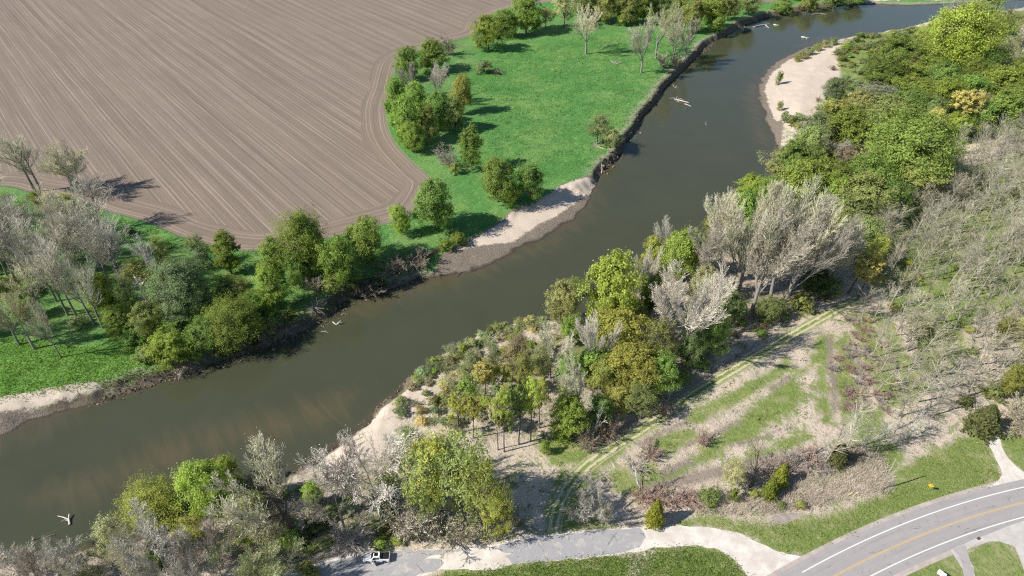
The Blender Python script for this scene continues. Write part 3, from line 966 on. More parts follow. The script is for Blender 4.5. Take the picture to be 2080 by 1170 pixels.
def leafy(seed, h, w, base, nl, ncl, nleaf, size, trunk_r=0.03, fill=0.25, open_=0.0):
    """a tree in leaf: lobed crown of leaf clumps carried by limbs"""
    r = np.random.default_rng(seed)
    S = Segs()
    lobes = []
    for i in range(nl):
        t = (i + 0.5) / nl
        z = h * (base + (0.90 - base) * t ** 0.8)
        prof = math.sin(math.pi * min(1, 0.18 + 0.70 * (1 - t) + 0.08)) ** 0.6 if t < 0.95 else 0.2
        prof = (1 - t ** 2.2) ** 0.55 * (0.65 + 0.35 * min(1, t * 4))
        a = i * 2.4 + r.uniform(-0.5, 0.5)
        rr = w * 0.5 * 0.66 * prof * r.uniform(0.55, 1.2)
        lr = w * r.uniform(0.11, 0.26) * (0.75 + 0.3 * prof)
        z += h * r.uniform(-0.07, 0.07)
        z = min(z, h - lr * 0.9)
        lobes.append((np.array([math.cos(a) * rr, math.sin(a) * rr, z]), lr))
    R0 = h * trunk_r
    th = h * max(0.10, base * 0.8)
    top = np.array([r.normal() * w * 0.03, r.normal() * w * 0.03, h * 0.72])
    prev = np.array([0, 0, -0.4])
    n = 6
    for i in range(n):
        q = np.array([0, 0, -0.4]) + (top - np.array([0, 0, -0.4])) * ((i + 1) / n) + r.normal(size=3) * w * 0.012
        S.add(prev, q, R0 * (1 - 0.13 * i), R0 * (1 - 0.13 * (i + 1)), 0)
        prev = q
    cl, clr = [], []
    for c, lr in lobes:
        z0 = min(c[2] * 0.75, th + r.uniform(0, 0.35) * max(0, c[2] - th))
        a = top * (z0 / (h * 0.72))
        prev = a
        for i in range(4):
            t = (i + 1) / 4
            q = a + (c - a) * t + np.array([0, 0, 1]) * math.sin(t * math.pi) * lr * 0.12 + r.normal(size=3) * lr * 0.08
            S.add(prev, q, R0 * 0.42 * (1.05 - 0.75 * (t - 0.25)), R0 * 0.42 * (1.05 - 0.75 * t), 1)
            prev = q
        dirs = rand_dirs(r, ncl)
        dirs[:, 2] = dirs[:, 2] * 0.9 + 0.15
        for dv in dirs:
            pt = c + dv * lr * r.uniform(0.55, 1.25) * np.array([1, 1, 1.1])
            pt[2] = max(pt[2], 0.25)
            S.add(prev, pt, R0 * 0.10, R0 * 0.03, 2)
            if r.uniform() > open_:
                cl.append(pt)
                clr.append(lr * r.uniform(0.16, 0.42))
    cl = np.array(cl)
    clr = np.array(clr)
    ctr = np.array([0, 0, h * 0.5])
    k = len(cl)
    cen = np.repeat(cl, nleaf, 0) + r.normal(size=(k * nleaf, 3)) * np.repeat(clr, nleaf)[:, None] * np.array([0.62, 0.62, 0.5])
    cen[:, 2] = np.maximum(cen[:, 2], 0.1)
    cv = np.repeat(r.uniform(0.25, 0.75, k), nleaf)
    out = cen - ctr
    out /= np.linalg.norm(out, axis=1)[:, None] + 1e-9
    V, q = leaf_quads(r, cen, size, out + np.array([0, 0, 0.25]), 1.25)
    v = np.repeat(np.clip(cv + r.normal(size=len(cen)) * 0.22, 0, 1), 4)
    crown = make_mesh('crown', V, q, LEAF, dict(v=v))
    V2, q2, v2 = S.mesh('t', None, 0, 2, 5, r)
    tr = make_mesh('trunk', V2, q2, BARK, dict(v=v2), True)
    hh = np.percentile(V[:, 2], 99.5)
    ww = 2 * np.percentile(np.hypot(V[:, 0], V[:, 1]), 96)
    return tr, crown, hh, ww


print('plants')
PROTO = {}
VASE = dict(h0=7.0, r0=0.32, rmin=0.017, nseg=[3, 6, 5, 3, 2], nch=[10, 12, 7, 7, 0], start=[0.66, 0.2, 0.15, 0.2, 1], ang=[0.64, 0.44, 0.40, 0.42, 0], len=[1.35, 0.44, 0.52, 0.62, 0],
            wob=[0.03, 0.05, 0.06, 0.07, 0.05], trop=[0.0, 0.07, 0.10, 0.08, 0.04])
TALL = dict(h0=11.0, r0=0.24, rmin=0.018, nseg=[5, 5, 4, 2], nch=[18, 10, 8, 0], start=[0.42, 0.15, 0.15, 1], ang=[0.52, 0.40, 0.42, 0], len=[0.62, 0.46, 0.55, 0],
            wob=[0.02, 0.05, 0.06, 0.05], trop=[0.0, 0.10, 0.10, 0.05])
SLIM = dict(h0=13.0, r0=0.125, rmin=0.015, nseg=[8, 4, 2], nch=[26, 10, 0], start=[0.35, 0.15, 1], ang=[0.55, 0.45, 0], len=[0.28, 0.55, 0],
            wob=[0.025, 0.07, 0.06], trop=[0.0, 0.10, 0.06])
SPREAD = dict(h0=6.0, r0=0.30, rmin=0.018, nseg=[3, 6, 5, 3, 2], nch=[7, 10, 7, 6, 0], start=[0.5, 0.2, 0.2, 0.2, 1], ang=[0.85, 0.55, 0.5, 0.5, 0], len=[1.3, 0.45, 0.5, 0.6, 0],
              wob=[0.06, 0.12, 0.12, 0.12, 0.08], trop=[0.0, 0.03, 0.04, 0.03, 0.0])
SNAG = dict(h0=5.5, r0=0.20, rmin=0.03, nseg=[5, 5, 3, 2], nch=[7, 5, 4, 0], start=[0.4, 0.25, 0.3, 1], ang=[0.55, 0.6, 0.6, 0], len=[0.6, 0.4, 0.5, 0],
            wob=[0.08, 0.14, 0.2, 0.2], trop=[0, 0.05, 0.03, 0])
BUSHY = dict(h0=0.8, r0=0.08, rmin=0.012, nseg=[1, 4, 3, 2], nch=[16, 10, 6, 0], start=[0.1, 0.15, 0.2, 1], ang=[0.75, 0.5, 0.6, 0], len=[2.6, 0.42, 0.5, 0],
             wob=[0.05, 0.14, 0.18, 0.2], trop=[0, 0.05, 0.03, 0.02])
PROTO['vase'] = [twiggy(s, VASE, 2, 1800, 0.045) for s in (1, 2, 3, 4)]
PROTO['tall'] = [twiggy(s, TALL, 1, 1000, 0.045) for s in (11, 12, 13, 14)]
PROTO['slim'] = [twiggy(s, SLIM, 0, 150, 0.045) for s in (21, 22, 23, 24, 25, 26)]
PROTO['spread'] = [twiggy(s, SPREAD, 2, 1800, 0.05) for s in (31, 32, 33)]
PROTO['snag'] = [twiggy(s, SNAG, 1, 0) for s in (41, 42, 43)]
PROTO['twig'] = [twiggy(s, BUSHY, 0, 200, 0.035) for s in (51, 52, 53, 54)]
PROTO['round'] = [leafy(s, 9.0, 9.0, 0.18, 15, 26, 54, 0.15) for s in (61, 62, 63, 64)]
PROTO['oval'] = [leafy(s, 11.0, 7.5, 0.20, 15, 24, 50, 0.15) for s in (71, 72, 73)]
PROTO['broad'] = [leafy(s, 14.0, 18.0, 0.20, 24, 32, 52, 0.185) for s in (81, 82, 83)]
PROTO['airy'] = [leafy(s, 10.0, 8.0, 0.30, 11, 26, 34, 0.125, 0.022, 0.2, 0.2) for s in (91, 92, 93)]
PROTO['bush'] = [leafy(s, 3.2, 4.2, 0.16, 9, 16, 42, 0.095, 0.02) for s in (101, 102, 103, 104)]
PROTO['feather'] = [leafy(s, 9.5, 4.6, 0.45, 9, 18, 40, 0.12, 0.018, 0.2, 0.15) for s in (111, 112, 113)]


def cedar(seed):
    r = np.random.default_rng(seed)
    n = 5200
    t = r.uniform(0, 1, n) ** 0.8
    a = r.uniform(0, 2 * math.pi, n)
    lump = 1 + 0.22 * np.sin(a * 5 + t * 9 + seed) + 0.12 * np.sin(a * 11 - t * 17)
    rad = 1.6 * (1 - t) ** 0.75 * lump * r.uniform(0.55, 1.02, n) + 0.05
    cen = np.stack([np.cos(a) * rad, np.sin(a) * rad, 0.15 + t * 4.2], 1)
    out = np.stack([np.cos(a), np.sin(a), np.full(n, 0.5)], 1)
    V, q = leaf_quads(r, cen, 0.15, out, 0.9)
    v = np.repeat(np.clip(0.5 + 0.3 * np.sin(a * 5 + t * 9) + r.normal(size=n) * 0.2, 0, 1), 4)
    cr = make_mesh('crown', V, q, LEAF, dict(v=v))
    V, q, sg = tubes([[0, 0, -0.3]], [[0, 0, 3.6]], [0.16], [0.03], 6)
    return make_mesh('trunk', V, q, BARK, dict(v=sg * 0.0 + 0.5), True), cr, 4.3, 3.2


PROTO['cedar'] = [cedar(s) for s in (121, 122)]
for k_, v_ in PROTO.items():
    print(k_, [(len(p[1].polygons), round(p[2], 1), round(p[3], 1)) for p in v_])

TINT = dict(
    green=(0.315, 0.410, 0.115), fresh=(0.360, 0.480, 0.125), lime=(0.415, 0.500, 0.130), yellow=(0.430, 0.465, 0.145), olive=(0.365, 0.405, 0.160),
    sage=(0.385, 0.430, 0.225), pale=(0.480, 0.530, 0.285), gold=(0.66, 0.60, 0.25), straw=(0.58, 0.55, 0.33), dark=(0.16, 0.20, 0.075), cedar=(0.20, 0.215, 0.09),
    cedarlime=(0.35, 0.37, 0.075),
    grey=(0.56, 0.53, 0.455), greybud=(0.63, 0.615, 0.46), white=(0.74, 0.705, 0.63), mauve=(0.45, 0.40, 0.36), tan=(0.56, 0.49, 0.36), brown=(0.34, 0.275, 0.215),
    russet=(0.42, 0.31, 0.26), dull=(0.47, 0.44, 0.33), stand=(0.43, 0.41, 0.325), standpale=(0.54, 0.52, 0.42))
NAME = dict(vase='bare_tree', tall='bare_tree', slim='slender_tree', spread='bare_tree', snag='dead_tree', twig='twiggy_shrub', round='leafy_tree', oval='leafy_tree',
            broad='leafy_tree', airy='budding_tree', bush='shrub', feather='slender_leafy_tree', cedar='cedar_tree')
CAT = dict(twig='shrub', bush='shrub')
BARKC = dict(vase=(0.30, 0.275, 0.245), tall=(0.24, 0.22, 0.20), slim=(0.36, 0.335, 0.28), spread=(0.22, 0.195, 0.17), snag=(0.5, 0.475, 0.44), twig=(0.22, 0.19, 0.165))
NPLANT = 0
PICK = {}


def plant(kind, X_, Y_, hgt, wid, tint, label, group=None, lean=(0.0, 0.0), bark=None, z=None, proto=None, single=False):
    global NPLANT
    NPLANT += 1
    PICK[kind] = PICK.get(kind, -1) + 1
    lst = PROTO[kind]
    tr, cr, hh, ww = lst[(PICK[kind] if proto is None else proto) % len(lst)]
    if z is None:
        z = float(height_at(X_, Y_)[0][0])
    z = max(z, -0.3)
    o = thing(NAME[kind], label, CAT.get(kind, 'tree'), (X_, Y_, z), 0, group)
    # lean as a real tilt about the base
    o.rotation_mode = 'XYZ'
    o.rotation_euler = (-lean[1], lean[0], 0)
    j = np.clip(rng.normal(size=2) * 0.15, -0.28, 0.28)
    if kind in BARKC:
        j = np.array([j[0] * 0.7, abs(j[1]) * 0.45])
    rot = rng.uniform(0, 2 * math.pi)
    s = (wid / ww, wid / ww, hgt / hh)
    t = TINT[tint]
    for nm, me in (('trunk', tr), ('crown', cr)):
        c = link(nm, me, o)
        c.scale = s
        c.rotation_euler = (0, 0, rot)
        if nm == 'crown':
            f = 1 + j[0]
            c.color = (t[0] * f * (1 + j[1] * 0.5), t[1] * f, t[2] * f * (1 - j[1] * 0.5), 1)
        else:
            b = bark or BARKC.get(kind, (0.15, 0.13, 0.11))
            c.color = (b[0], b[1], b[2], 1)
    return o


LEAFY = ('round', 'broad', 'bush', 'oval')


def tree_px(kind, bx, ty, by, wpx, tint, label, group=None, lean=(0, 0), bark=None, proto=None):
    """a plant sized from the photo: bx, by its foot (for crowns down to the ground the lowest edge), ty its top edge, wpx its width"""
    X_, Y_ = at(bx, by)
    phi = math.atan2(CAMZ - G, math.hypot(X_, Y_))
    dp = depth(X_, Y_)
    S = (by - ty) * dp / F
    a = wpx * dp / F * 0.5
    cp, sp = math.cos(phi), math.sin(phi)
    if kind in LEAFY:
        hgt = math.sqrt(max(S * S / 4 - (a * sp) ** 2, 0.01)) / (0.42 * cp)
        hgt = min(max(hgt, 1.3 * a), 3.6 * a)
        mid = (ty + by) / 2
        fy = min(mid + 0.58 * hgt * cp * F / dp, by + 4)
    else:
        lo, hi = 0.3, 45.0
        for _ in range(40):
            m = (lo + hi) / 2
            v = 0.68 * m * cp + math.sqrt((a * 0.8 * sp) ** 2 + (0.32 * m * cp) ** 2)
            lo, hi = (m, hi) if v < S else (lo, m)
        hgt = lo
        fy = by
    z = G
    for _ in range(3):
        X_, Y_ = at(bx, fy, z)
        z = max(float(height_at(X_, Y_)[0][0]), -0.2)
    X_, Y_ = at(bx, fy, z)
    if kind in ('round', 'broad') and 2 * a < hgt * 0.55:
        kind = 'oval'
    return plant(kind, X_, Y_, hgt, 2 * a, tint, label, group, lean, bark, z, proto)
# ------------------------------------------------------------------ the plants of the place
# rows: kind, foot x, top y, foot y, width (photo pixels), tint, label
def rows(group, default, lst, grow=1.0):
    for r_ in lst:
        k, bx, ty, by, w, t = r_[:6]
        w *= grow
        ty -= (grow - 1) * (by - ty) * 0.5
        lab = r_[6] if len(r_) > 6 and r_[6] else default
        kw = r_[7] if len(r_) > 7 else {}
        tree_px(k, bx, ty, by, w, t, lab, group, **kw)


# --- across the river: the meadow and its tree lines
rows('leafy trees along the far edge of the meadow', 'dense green tree in the row behind the meadow, between field and river', [
    ('round', 992, 40, 97, 66, 'green', 'round green tree at the left end of the row behind the meadow'),
    ('round', 1027, 26, 72, 52, 'green', 'green tree, second in the row behind the meadow from its field end'),
    ('round', 1068, 0, 64, 66, 'green', 'tall full green tree in the row behind the meadow, its crown against the field'),
    ('airy', 1108, 18, 58, 34, 'straw', 'small straw coloured tree between two green ones behind the meadow'),
    ('airy', 1146, -8, 56, 62, 'straw', 'wide straw coloured budding tree behind the meadow'),
    ('round', 1235, -8, 44, 52, 'olive'), ('round', 1272, -10, 46, 50, 'olive'), ('round', 1306, -10, 44, 48, 'green'),
    ('round', 1205, -12, 40, 44, 'olive'), ('round', 1340, -8, 40, 44, 'olive'),
    ('bush', 1264, 30, 50, 22, 'lime', 'small bright green bush at the foot of the row behind the meadow'),
    ('round', 1404, 8, 62, 52, 'olive'), ('round', 1445, 0, 54, 54, 'green'), ('round', 1478, -8, 38, 40, 'olive'),
    ('round', 1518, -14, 28, 46, 'olive'), ('bush', 1455, 36, 62, 30, 'lime', 'light green bush on the bank top beside the far bend of the river'),
    ('round', 1588, -2, 26, 44, 'green', 'green bush standing alone right of the gap where the far field shows'),
    ('round', 1640, -12, 20, 40, 'olive'), ('round', 1690, -18, 12, 50, 'olive'), ('round', 1735, -22, 6, 50, 'green'),
    ('round', 1375, -14, 30, 46, 'green'), ('round', 1420, -16, 26, 46, 'green'), ('round', 1175, -14, 30, 40, 'olive'),
    ('round', 1620, -30, -4, 40, 'olive'), ('round', 1680, -36, -10, 40, 'olive'),
])
rows('tall bare trees at the meadow', 'bare cottonwood by the meadow', [
    ('vase', 1190, 16, 110, 64, 'greybud', 'tall pale bare tree standing alone in the upper meadow'),
    ('vase', 1302, 46, 147, 58, 'greybud', 'bare tree nearest the cut bank, in front of the pale budding trees by the meadow'),
    ('vase', 1332, 12, 118, 66, 'pale', 'tallest pale yellow green budding tree beside the meadow and river'),
    ('vase', 1366, 32, 132, 56, 'greybud', 'pale budding tree between the tallest one and the river bank'),
    ('vase', 1390, 38, 128, 44, 'greybud', 'pale budding tree standing right at the cut bank above the river'),
    ('twig', 1345, 104, 138, 34, 'dull', 'brown twiggy shrub under the pale trees by the cut bank'),
    ('twig', 1372, 108, 136, 30, 'dull', 'brown twiggy shrub at the bank edge under the pale trees'),
])
rows('trees of the clump between field and meadow', 'green tree in the clump between field and meadow', [
    ('round', 880, 88, 142, 60, 'green', 'round green tree at the top of the clump between field and meadow'),
    ('round', 832, 104, 158, 52, 'green', 'green tree at the upper field edge of the clump'),
    ('twig', 912, 76, 112, 36, 'brown', 'dark bare twiggy tree at the upper end of the clump by the field'),
    ('vase', 836, 132, 200, 40, 'grey', 'smaller grey bare tree in the middle of the clump'),
    ('vase', 886, 130, 212, 56, 'white', 'large whitish bare tree in the middle of the clump'),
    ('round', 940, 160, 226, 44, 'olive', 'dull olive rounded tree on the meadow side of the clump'),
    ('round', 812, 170, 246, 56, 'fresh', 'green tree bulging towards the field at the turn of the rows'),
    ('round', 850, 176, 250, 50, 'green'),
    ('round', 832, 208, 288, 66, 'fresh', 'large green tree at the field edge, lowest but one in the clump'),
    ('round', 840, 252, 306, 50, 'fresh', 'bright green bush at the lower tip of the clump'),
    ('round', 872, 222, 286, 46, 'olive'),
    ('round', 892, 194, 262, 60, 'green', 'green tree with a dark forked trunk on the meadow side of the clump'),
    ('round', 925, 205, 262, 40, 'olive'),
    ('twig', 915, 290, 342, 42, 'mauve', 'pale dead twiggy tree below the clump, between field and meadow', dict(lean=(-0.2, 0))),
    ('bush', 925, 330, 352, 26, 'olive', 'low dark bush at the foot of the pale dead twiggy tree'),
    ('oval', 958, 268, 342, 52, 'green', 'single oval green tree at the lower left corner of the meadow'),
    ('round', 1012, 328, 406, 76, 'green', 'broad green tree above the grey sand strip, left of its neighbour'),
    ('round', 1076, 337, 402, 60, 'green', 'green tree above the grey sand strip, nearest the cut bank'),
    ('bush', 1040, 375, 412, 40, 'fresh', 'light green bush between the two trees above the grey sand strip'),
    ('bush', 985, 122, 146, 38, 'sage', 'small pale bush alone at the left of the meadow'),
    ('twig', 1010, 138, 150, 22, 'brown', 'dead brown brush beside the small pale bush in the meadow'),
    ('airy', 1212, 234, 292, 54, 'sage', 'thin leaning willow above dead roots near the cut bank', dict(lean=(0.1, 0))),
    ('bush', 1240, 262, 296, 40, 'sage', 'pale willow bush between the leaning willow and the cut bank'),
])
rows('trees between the field corner and the river', 'green tree between the ploughed field and the river', [
    ('round', 884, 370, 460, 82, 'green', 'large green tree at the right corner of the ploughed field'),
    ('round', 815, 420, 474, 42, 'lime', 'small bright green tree just outside the field edge, alone'),
    ('broad', 632, 438, 556, 104, 'green', 'broadest green tree at the lower edge of the field'),
    ('round', 748, 444, 528, 84, 'green', 'green tree at the field edge, between the broadest tree and the small bright one'),
    ('round', 700, 488, 582, 74, 'fresh', 'green tree in front of the field edge trees, above the root tangle'),
    ('oval', 566, 484, 570, 58, 'green', 'loose green tree left of the broadest field edge tree'),
    ('oval', 470, 472, 552, 54, 'green', 'upright green tree at the field edge, right of the leaning one'),
    ('airy', 442, 468, 540, 44, 'sage', 'thin leaning tree with a dark bare stem at the field edge', dict(lean=(-0.55, 0.0))),
    ('round', 560, 545, 622, 60, 'lime', 'bright green bushy tree above the driftwood on the bank'),
    ('twig', 640, 558, 594, 44, 'dull', 'dead grey shrub on the bank top above the driftwood'),
    ('airy', 500, 562, 618, 54, 'olive'), ('round', 520, 590, 640, 60, 'green'),
    ('round', 610, 520, 580, 44, 'green'), ('bush', 675, 560, 594, 40, 'olive'), ('bush', 725, 566, 594, 36, 'dark'), ('bush', 770, 556, 586, 40, 'dark'),
    ('bush', 930, 470, 498, 40, 'green'), ('bush', 905, 486, 510, 34, 'fresh'),
    ('twig', 800, 520, 556, 60, 'brown'), ('twig', 850, 500, 540, 50, 'brown'), ('twig', 745, 560, 596, 60, 'brown'),
])
rows('leafy trees of the left river wood', 'green leafy tree among the bare ones in the left river wood', [
    ('broad', 384, 528, 640, 112, 'sage', 'large pale green willow in the middle of the left river wood'),
    ('broad', 482, 600, 694, 116, 'green', 'broad green tree leaning over the shaded left bank'),
    ('round', 352, 664, 738, 94, 'fresh', 'bright green bushy tree nearest the water on the left bank'),
    ('round', 248, 620, 672, 66, 'fresh', 'light green bush at the inner edge of the lower left lawn'),
    ('round', 212, 556, 624, 60, 'lime', 'yellow green tree behind the light green bush by the lower left lawn'),
    ('round', 425, 640, 704, 70, 'green'), ('round', 312, 610, 676, 64, 'olive'), ('round', 420, 570, 640, 60, 'olive'), ('airy', 296, 520, 596, 60, 'olive'),
    ('round', 96, 388, 432, 42, 'yellow', 'small yellow green tree at the back of the left river wood by the field'),
    ('bush', 140, 392, 420, 36, 'yellow'), ('round', 20, 560, 606, 60, 'olive'), ('round', 60, 590, 640, 50, 'olive'),
    ('round', 8, 430, 490, 50, 'olive'), ('airy', 370, 600, 668, 60, 'sage'), ('bush', 280, 660, 700, 54, 'green'), ('bush', 545, 640, 676, 44, 'olive'),
    ('round', 470, 560, 612, 50, 'olive'), ('airy', 340, 480, 560, 44, 'olive'), ('bush', 300, 700, 736, 50, 'olive'), ('bush', 400, 690, 726, 50, 'green'),
    ('bush', 160, 640, 662, 40, 'sage'), ('bush', 585, 626, 652, 40, 'dark'), ('airy', 275, 560, 640, 50, 'olive'), ('round', 450, 620, 668, 54, 'green'),
    ('bush', 460, 690, 720, 56, 'olive'), ('bush', 520, 668, 700, 50, 'dark'), ('airy', 415, 500, 548, 40, 'sage'),
    ('bush', -40, 560, 600, 60, 'olive'), ('round', -60, 620, 680, 70, 'olive'), ('round', -30, 480, 540, 70, 'olive'),
])
rows('bare trees of the left river wood', 'tall grey bare tree in the left river wood', [
    ('tall', 72, 276, 390, 56, 'greybud', 'tall bare tree at the far left against the ploughed field'),
    ('tall', 84, 282, 388, 46, 'grey', 'second tall bare tree against the field, right beside the far left one'),
    ('vase', 150, 290, 392, 86, 'greybud', 'wide pale budding tree standing against the ploughed field'),
    ('tall', 205, 360, 470, 62, 'grey', 'grey bare tree whose long shadow falls on the field'),
    ('tall', 128, 382, 486, 70, 'greybud'), ('tall', 168, 392, 500, 60, 'greybud'), ('tall', 70, 400, 540, 72, 'grey'),
    ('tall', 22, 378, 520, 74, 'grey'), ('tall', 110, 452, 562, 62, 'greybud'), ('tall', 155, 436, 566, 60, 'grey'),
    ('tall', 205, 424, 548, 60, 'grey'), ('tall', 242, 440, 566, 60, 'grey'), ('tall', 115, 478, 612, 54, 'grey'),
    ('tall', 160, 490, 650, 50, 'grey'), ('tall', 192, 512, 660, 46, 'greybud', 'slender bare tree at the lower left lawn edge, left of its near twin'),
    ('tall', 209, 530, 666, 46, 'greybud', 'slender bare tree at the inner edge of the lower left lawn, nearest the green bush'),
    ('vase', 124, 600, 726, 52, 'greybud', 'nearest bare tree on the lower left lawn with a dark straight trunk'),
    ('vase', 70, 588, 708, 70, 'straw', 'straw coloured budding tree at the left of the lower left lawn'),
    ('tall', 40, 600, 700, 50, 'greybud'), ('tall', 258, 448, 592, 64, 'grey', 'pale upright bare tree at the right end of the left river wood'),
    ('tall', 325, 480, 592, 38, 'white', 'thin whitish bare tree standing apart near the field corner'),
    ('snag', 316, 568, 648, 42, 'white', 'whitish leaning dead tree above the green bushes of the left bank', dict(lean=(-0.3, 0.0), bark=(0.5, 0.47, 0.44))),
    ('tall', -10, 430, 560, 70, 'grey'), ('tall', -40, 380, 520, 70, 'grey'), ('tall', -30, 560, 690, 60, 'greybud'), ('tall', 40, 470, 590, 60, 'grey'),
    ('tall', 90, 520, 640, 50, 'greybud'), ('tall', 5, 480, 610, 60, 'grey'), ('tall', 228, 470, 590, 50, 'grey'), ('tall', 180, 460, 580, 50, 'greybud'),
    ('tall', 10, 330, 440, 60, 'greybud'), ('tall', 270, 540, 610, 30, 'grey'), ('tall', 138, 520, 640, 46, 'greybud'), ('tall', 88, 440, 570, 56, 'grey'),
    ('vase', 172, 300, 400, 60, 'greybud', 'pale budding tree right of the wide one against the ploughed field'), ('tall', 30, 400, 500, 60, 'greybud'), ('tall', 190, 400, 520, 56, 'greybud'), ('tall', 220, 410, 530, 50, 'grey'),
    ('tall', 50, 430, 560, 50, 'white'), ('tall', 98, 400, 520, 44, 'white'), ('tall', 145, 410, 530, 44, 'greybud'), ('tall', 250, 460, 580, 40, 'white'), ('tall', 20, 440, 570, 50, 'greybud'), ('tall', 135, 470, 590, 44, 'white'), ('tall', 180, 430, 555, 40, 'white'),
], 1.03)

# --- the near bank
rows('trees of the green belt beside the sand bar', 'green tree in the dense belt between the sand bar and the bare stand', [
    ('broad', 1924, 36, 140, 128, 'fresh', 'largest round green tree in the belt beside the far bend'),
    ('vase', 1930, 4, 60, 48, 'grey', 'grey bare tree at the water behind the largest round green tree'),
    ('round', 1994, 0, 56, 40, 'pale', 'pale green tree reaching into the far river at the top of the belt'),
    ('vase', 1972, 28, 66, 40, 'grey', 'small grey bare tree between the pale green tree and the largest round one'),
    ('airy', 2030, 26, 72, 46, 'sage'), ('airy', 2072, 26, 80, 50, 'sage'), ('round', 2066, 128, 178, 54, 'fresh'), ('vase', 2034, 102, 154, 54, 'dull'),
    ('round', 1808, 88, 152, 82, 'green'), ('round', 1876, 124, 170, 72, 'fresh'), ('round', 1792, 130, 172, 62, 'green'), ('round', 1955, 158, 206, 66, 'fresh'),
    ('round', 2014, 148, 206, 72, 'lime'), ('round', 1852, 164, 210, 70, 'green'), ('airy', 1768, 178, 230, 78, 'dull'), ('round', 1792, 198, 246, 70, 'olive'),
    ('round', 1834, 188, 240, 64, 'green'),
    ('feather', 1936, 194, 276, 44, 'gold', 'golden yellow tree with a leaning trunk in the upper belt'), ('feather', 1958, 196, 272, 40, 'straw', 'straw yellow tree right beside the golden one in the upper belt'),
    ('round', 1885, 230, 276, 40, 'gold', 'small golden yellow tree in the belt, left of the bare stand'),
    ('round', 2022, 200, 270, 82, 'green'), ('round', 2050, 186, 240, 60, 'fresh'), ('round', 1978, 216, 272, 50, 'fresh'), ('bush', 1690, 204, 232, 46, 'olive'),
    ('round', 1652, 244, 304, 62, 'sage'), ('round', 1706, 236, 322, 88, 'green'), ('vase', 1692, 276, 340, 62, 'grey', 'grey bare tree among the green ones below the sand bar'),
    ('broad', 1826, 250, 376, 150, 'lime', 'broadest yellow green tree in the middle of the belt'), ('round', 1842, 318, 398, 110, 'olive'), ('round', 1752, 328, 404, 92, 'fresh'),
    ('round', 1602, 296, 366, 70, 'green', 'green tree overhanging the water at the lower tip of the sand bar'), ('airy', 1572, 310, 366, 60, 'sage'),
    ('round', 1668, 338, 416, 92, 'green'), ('round', 1520, 358, 404, 50, 'fresh', 'light green tree at the waterside above the large grey crowns'),
    ('round', 1618, 342, 424, 82, 'lime'), ('round', 1738, 362, 444, 92, 'olive'), ('round', 1722, 392, 460, 90, 'olive'), ('round', 1790, 376, 446, 66, 'green'),
    ('round', 1560, 366, 420, 60, 'fresh'), ('round', 1870, 280, 340, 60, 'green'), ('round', 1764, 268, 330, 64, 'green'), ('round', 1900, 140, 196, 60, 'green'),
    ('round', 1912, 170, 226, 62, 'fresh'), ('airy', 1992, 90, 140, 60, 'dull'), ('round', 1840, 120, 166, 56, 'olive'), ('round', 1742, 236, 286, 60, 'olive'),
    ('round', 1995, 112, 160, 54, 'green'), ('round', 2096, 100, 170, 66, 'green'), ('round', 2110, 190, 240, 70, 'fresh'), ('vase', 2060, 60, 130, 54, 'grey'),
    ('round', 1880, 205, 250, 50, 'olive'), ('round', 1640, 270, 330, 50, 'olive'), ('airy', 1720, 300, 360, 56, 'brown'), ('round', 1690, 370, 436, 70, 'fresh'),
    ('round', 2120, 60, 120, 60, 'sage'), ('round', 1970, 130, 176, 50, 'green'),
    ('round', 1500, 400, 470, 60, 'fresh'), ('round', 1450, 440, 500, 50, 'olive'), ('round', 1585, 400, 460, 70, 'olive'), ('round', 1640, 420, 480, 70, 'green'), ('round', 1690, 430, 500, 70, 'olive'),
    ('round', 1800, 300, 360, 70, 'green'), ('round', 1880, 320, 380, 50, 'olive'), ('round', 1740, 190, 236, 60, 'sage'), ('round', 1930, 236, 280, 50, 'fresh'), ('round', 1690, 165, 205, 40, 'sage'),
], 1.22)
rows('large grey bare trees in the middle of the near bank', 'large pale grey bare tree in the cluster on the near bank', [
    ('vase', 1455, 395, 560, 92, 'greybud', 'pale budding bare tree at the water edge of the large grey cluster'),
    ('vase', 1500, 380, 594, 110, 'greybud'), ('vase', 1562, 398, 620, 130, 'greybud'), ('vase', 1526, 430, 636, 118, 'grey'),
    ('vase', 1602, 398, 600, 120, 'greybud'), ('vase', 1645, 408, 574, 112, 'grey'), ('vase', 1580, 440, 640, 110, 'grey', None, dict(lean=(0.25, 0))),
    ('vase', 1660, 450, 590, 90, 'greybud'), ('vase', 1690, 440, 560, 70, 'grey'),
    ('vase', 1353, 545, 748, 132, 'white', 'whitest tall bare tree with white trunk beside the green river trees'),
    ('vase', 1300, 510, 640, 44, 'white', 'narrow whitish bare tree left of the whitest tall one'),
    ('vase', 1346, 448, 524, 44, 'grey', 'small grey bare tree at the waterline left of the large grey cluster'),
    ('vase', 1204, 640, 770, 72, 'white', 'whitish bare tree among the yellow green river trees'),
    ('vase', 1117, 660, 768, 66, 'greybud', 'pale budding bare tree left of the yellow green river trees'),
    ('snag', 1026, 744, 806, 40, 'white', 'small whitish dead tree beside the gold bush'),
    ('vase', 1176, 750, 862, 88, 'greybud', 'pale budding bare tree with a white trunk left of the shaded wood edge'),
    ('vase', 1412, 560, 690, 70, 'greybud'), ('vase', 1395, 600, 700, 60, 'grey'),
    ('vase', 1430, 430, 590, 90, 'grey'), ('vase', 1480, 410, 600, 100, 'greybud'), ('vase', 1540, 390, 600, 110, 'greybud'), ('vase', 1620, 420, 580, 100, 'greybud'),
], 0.96)
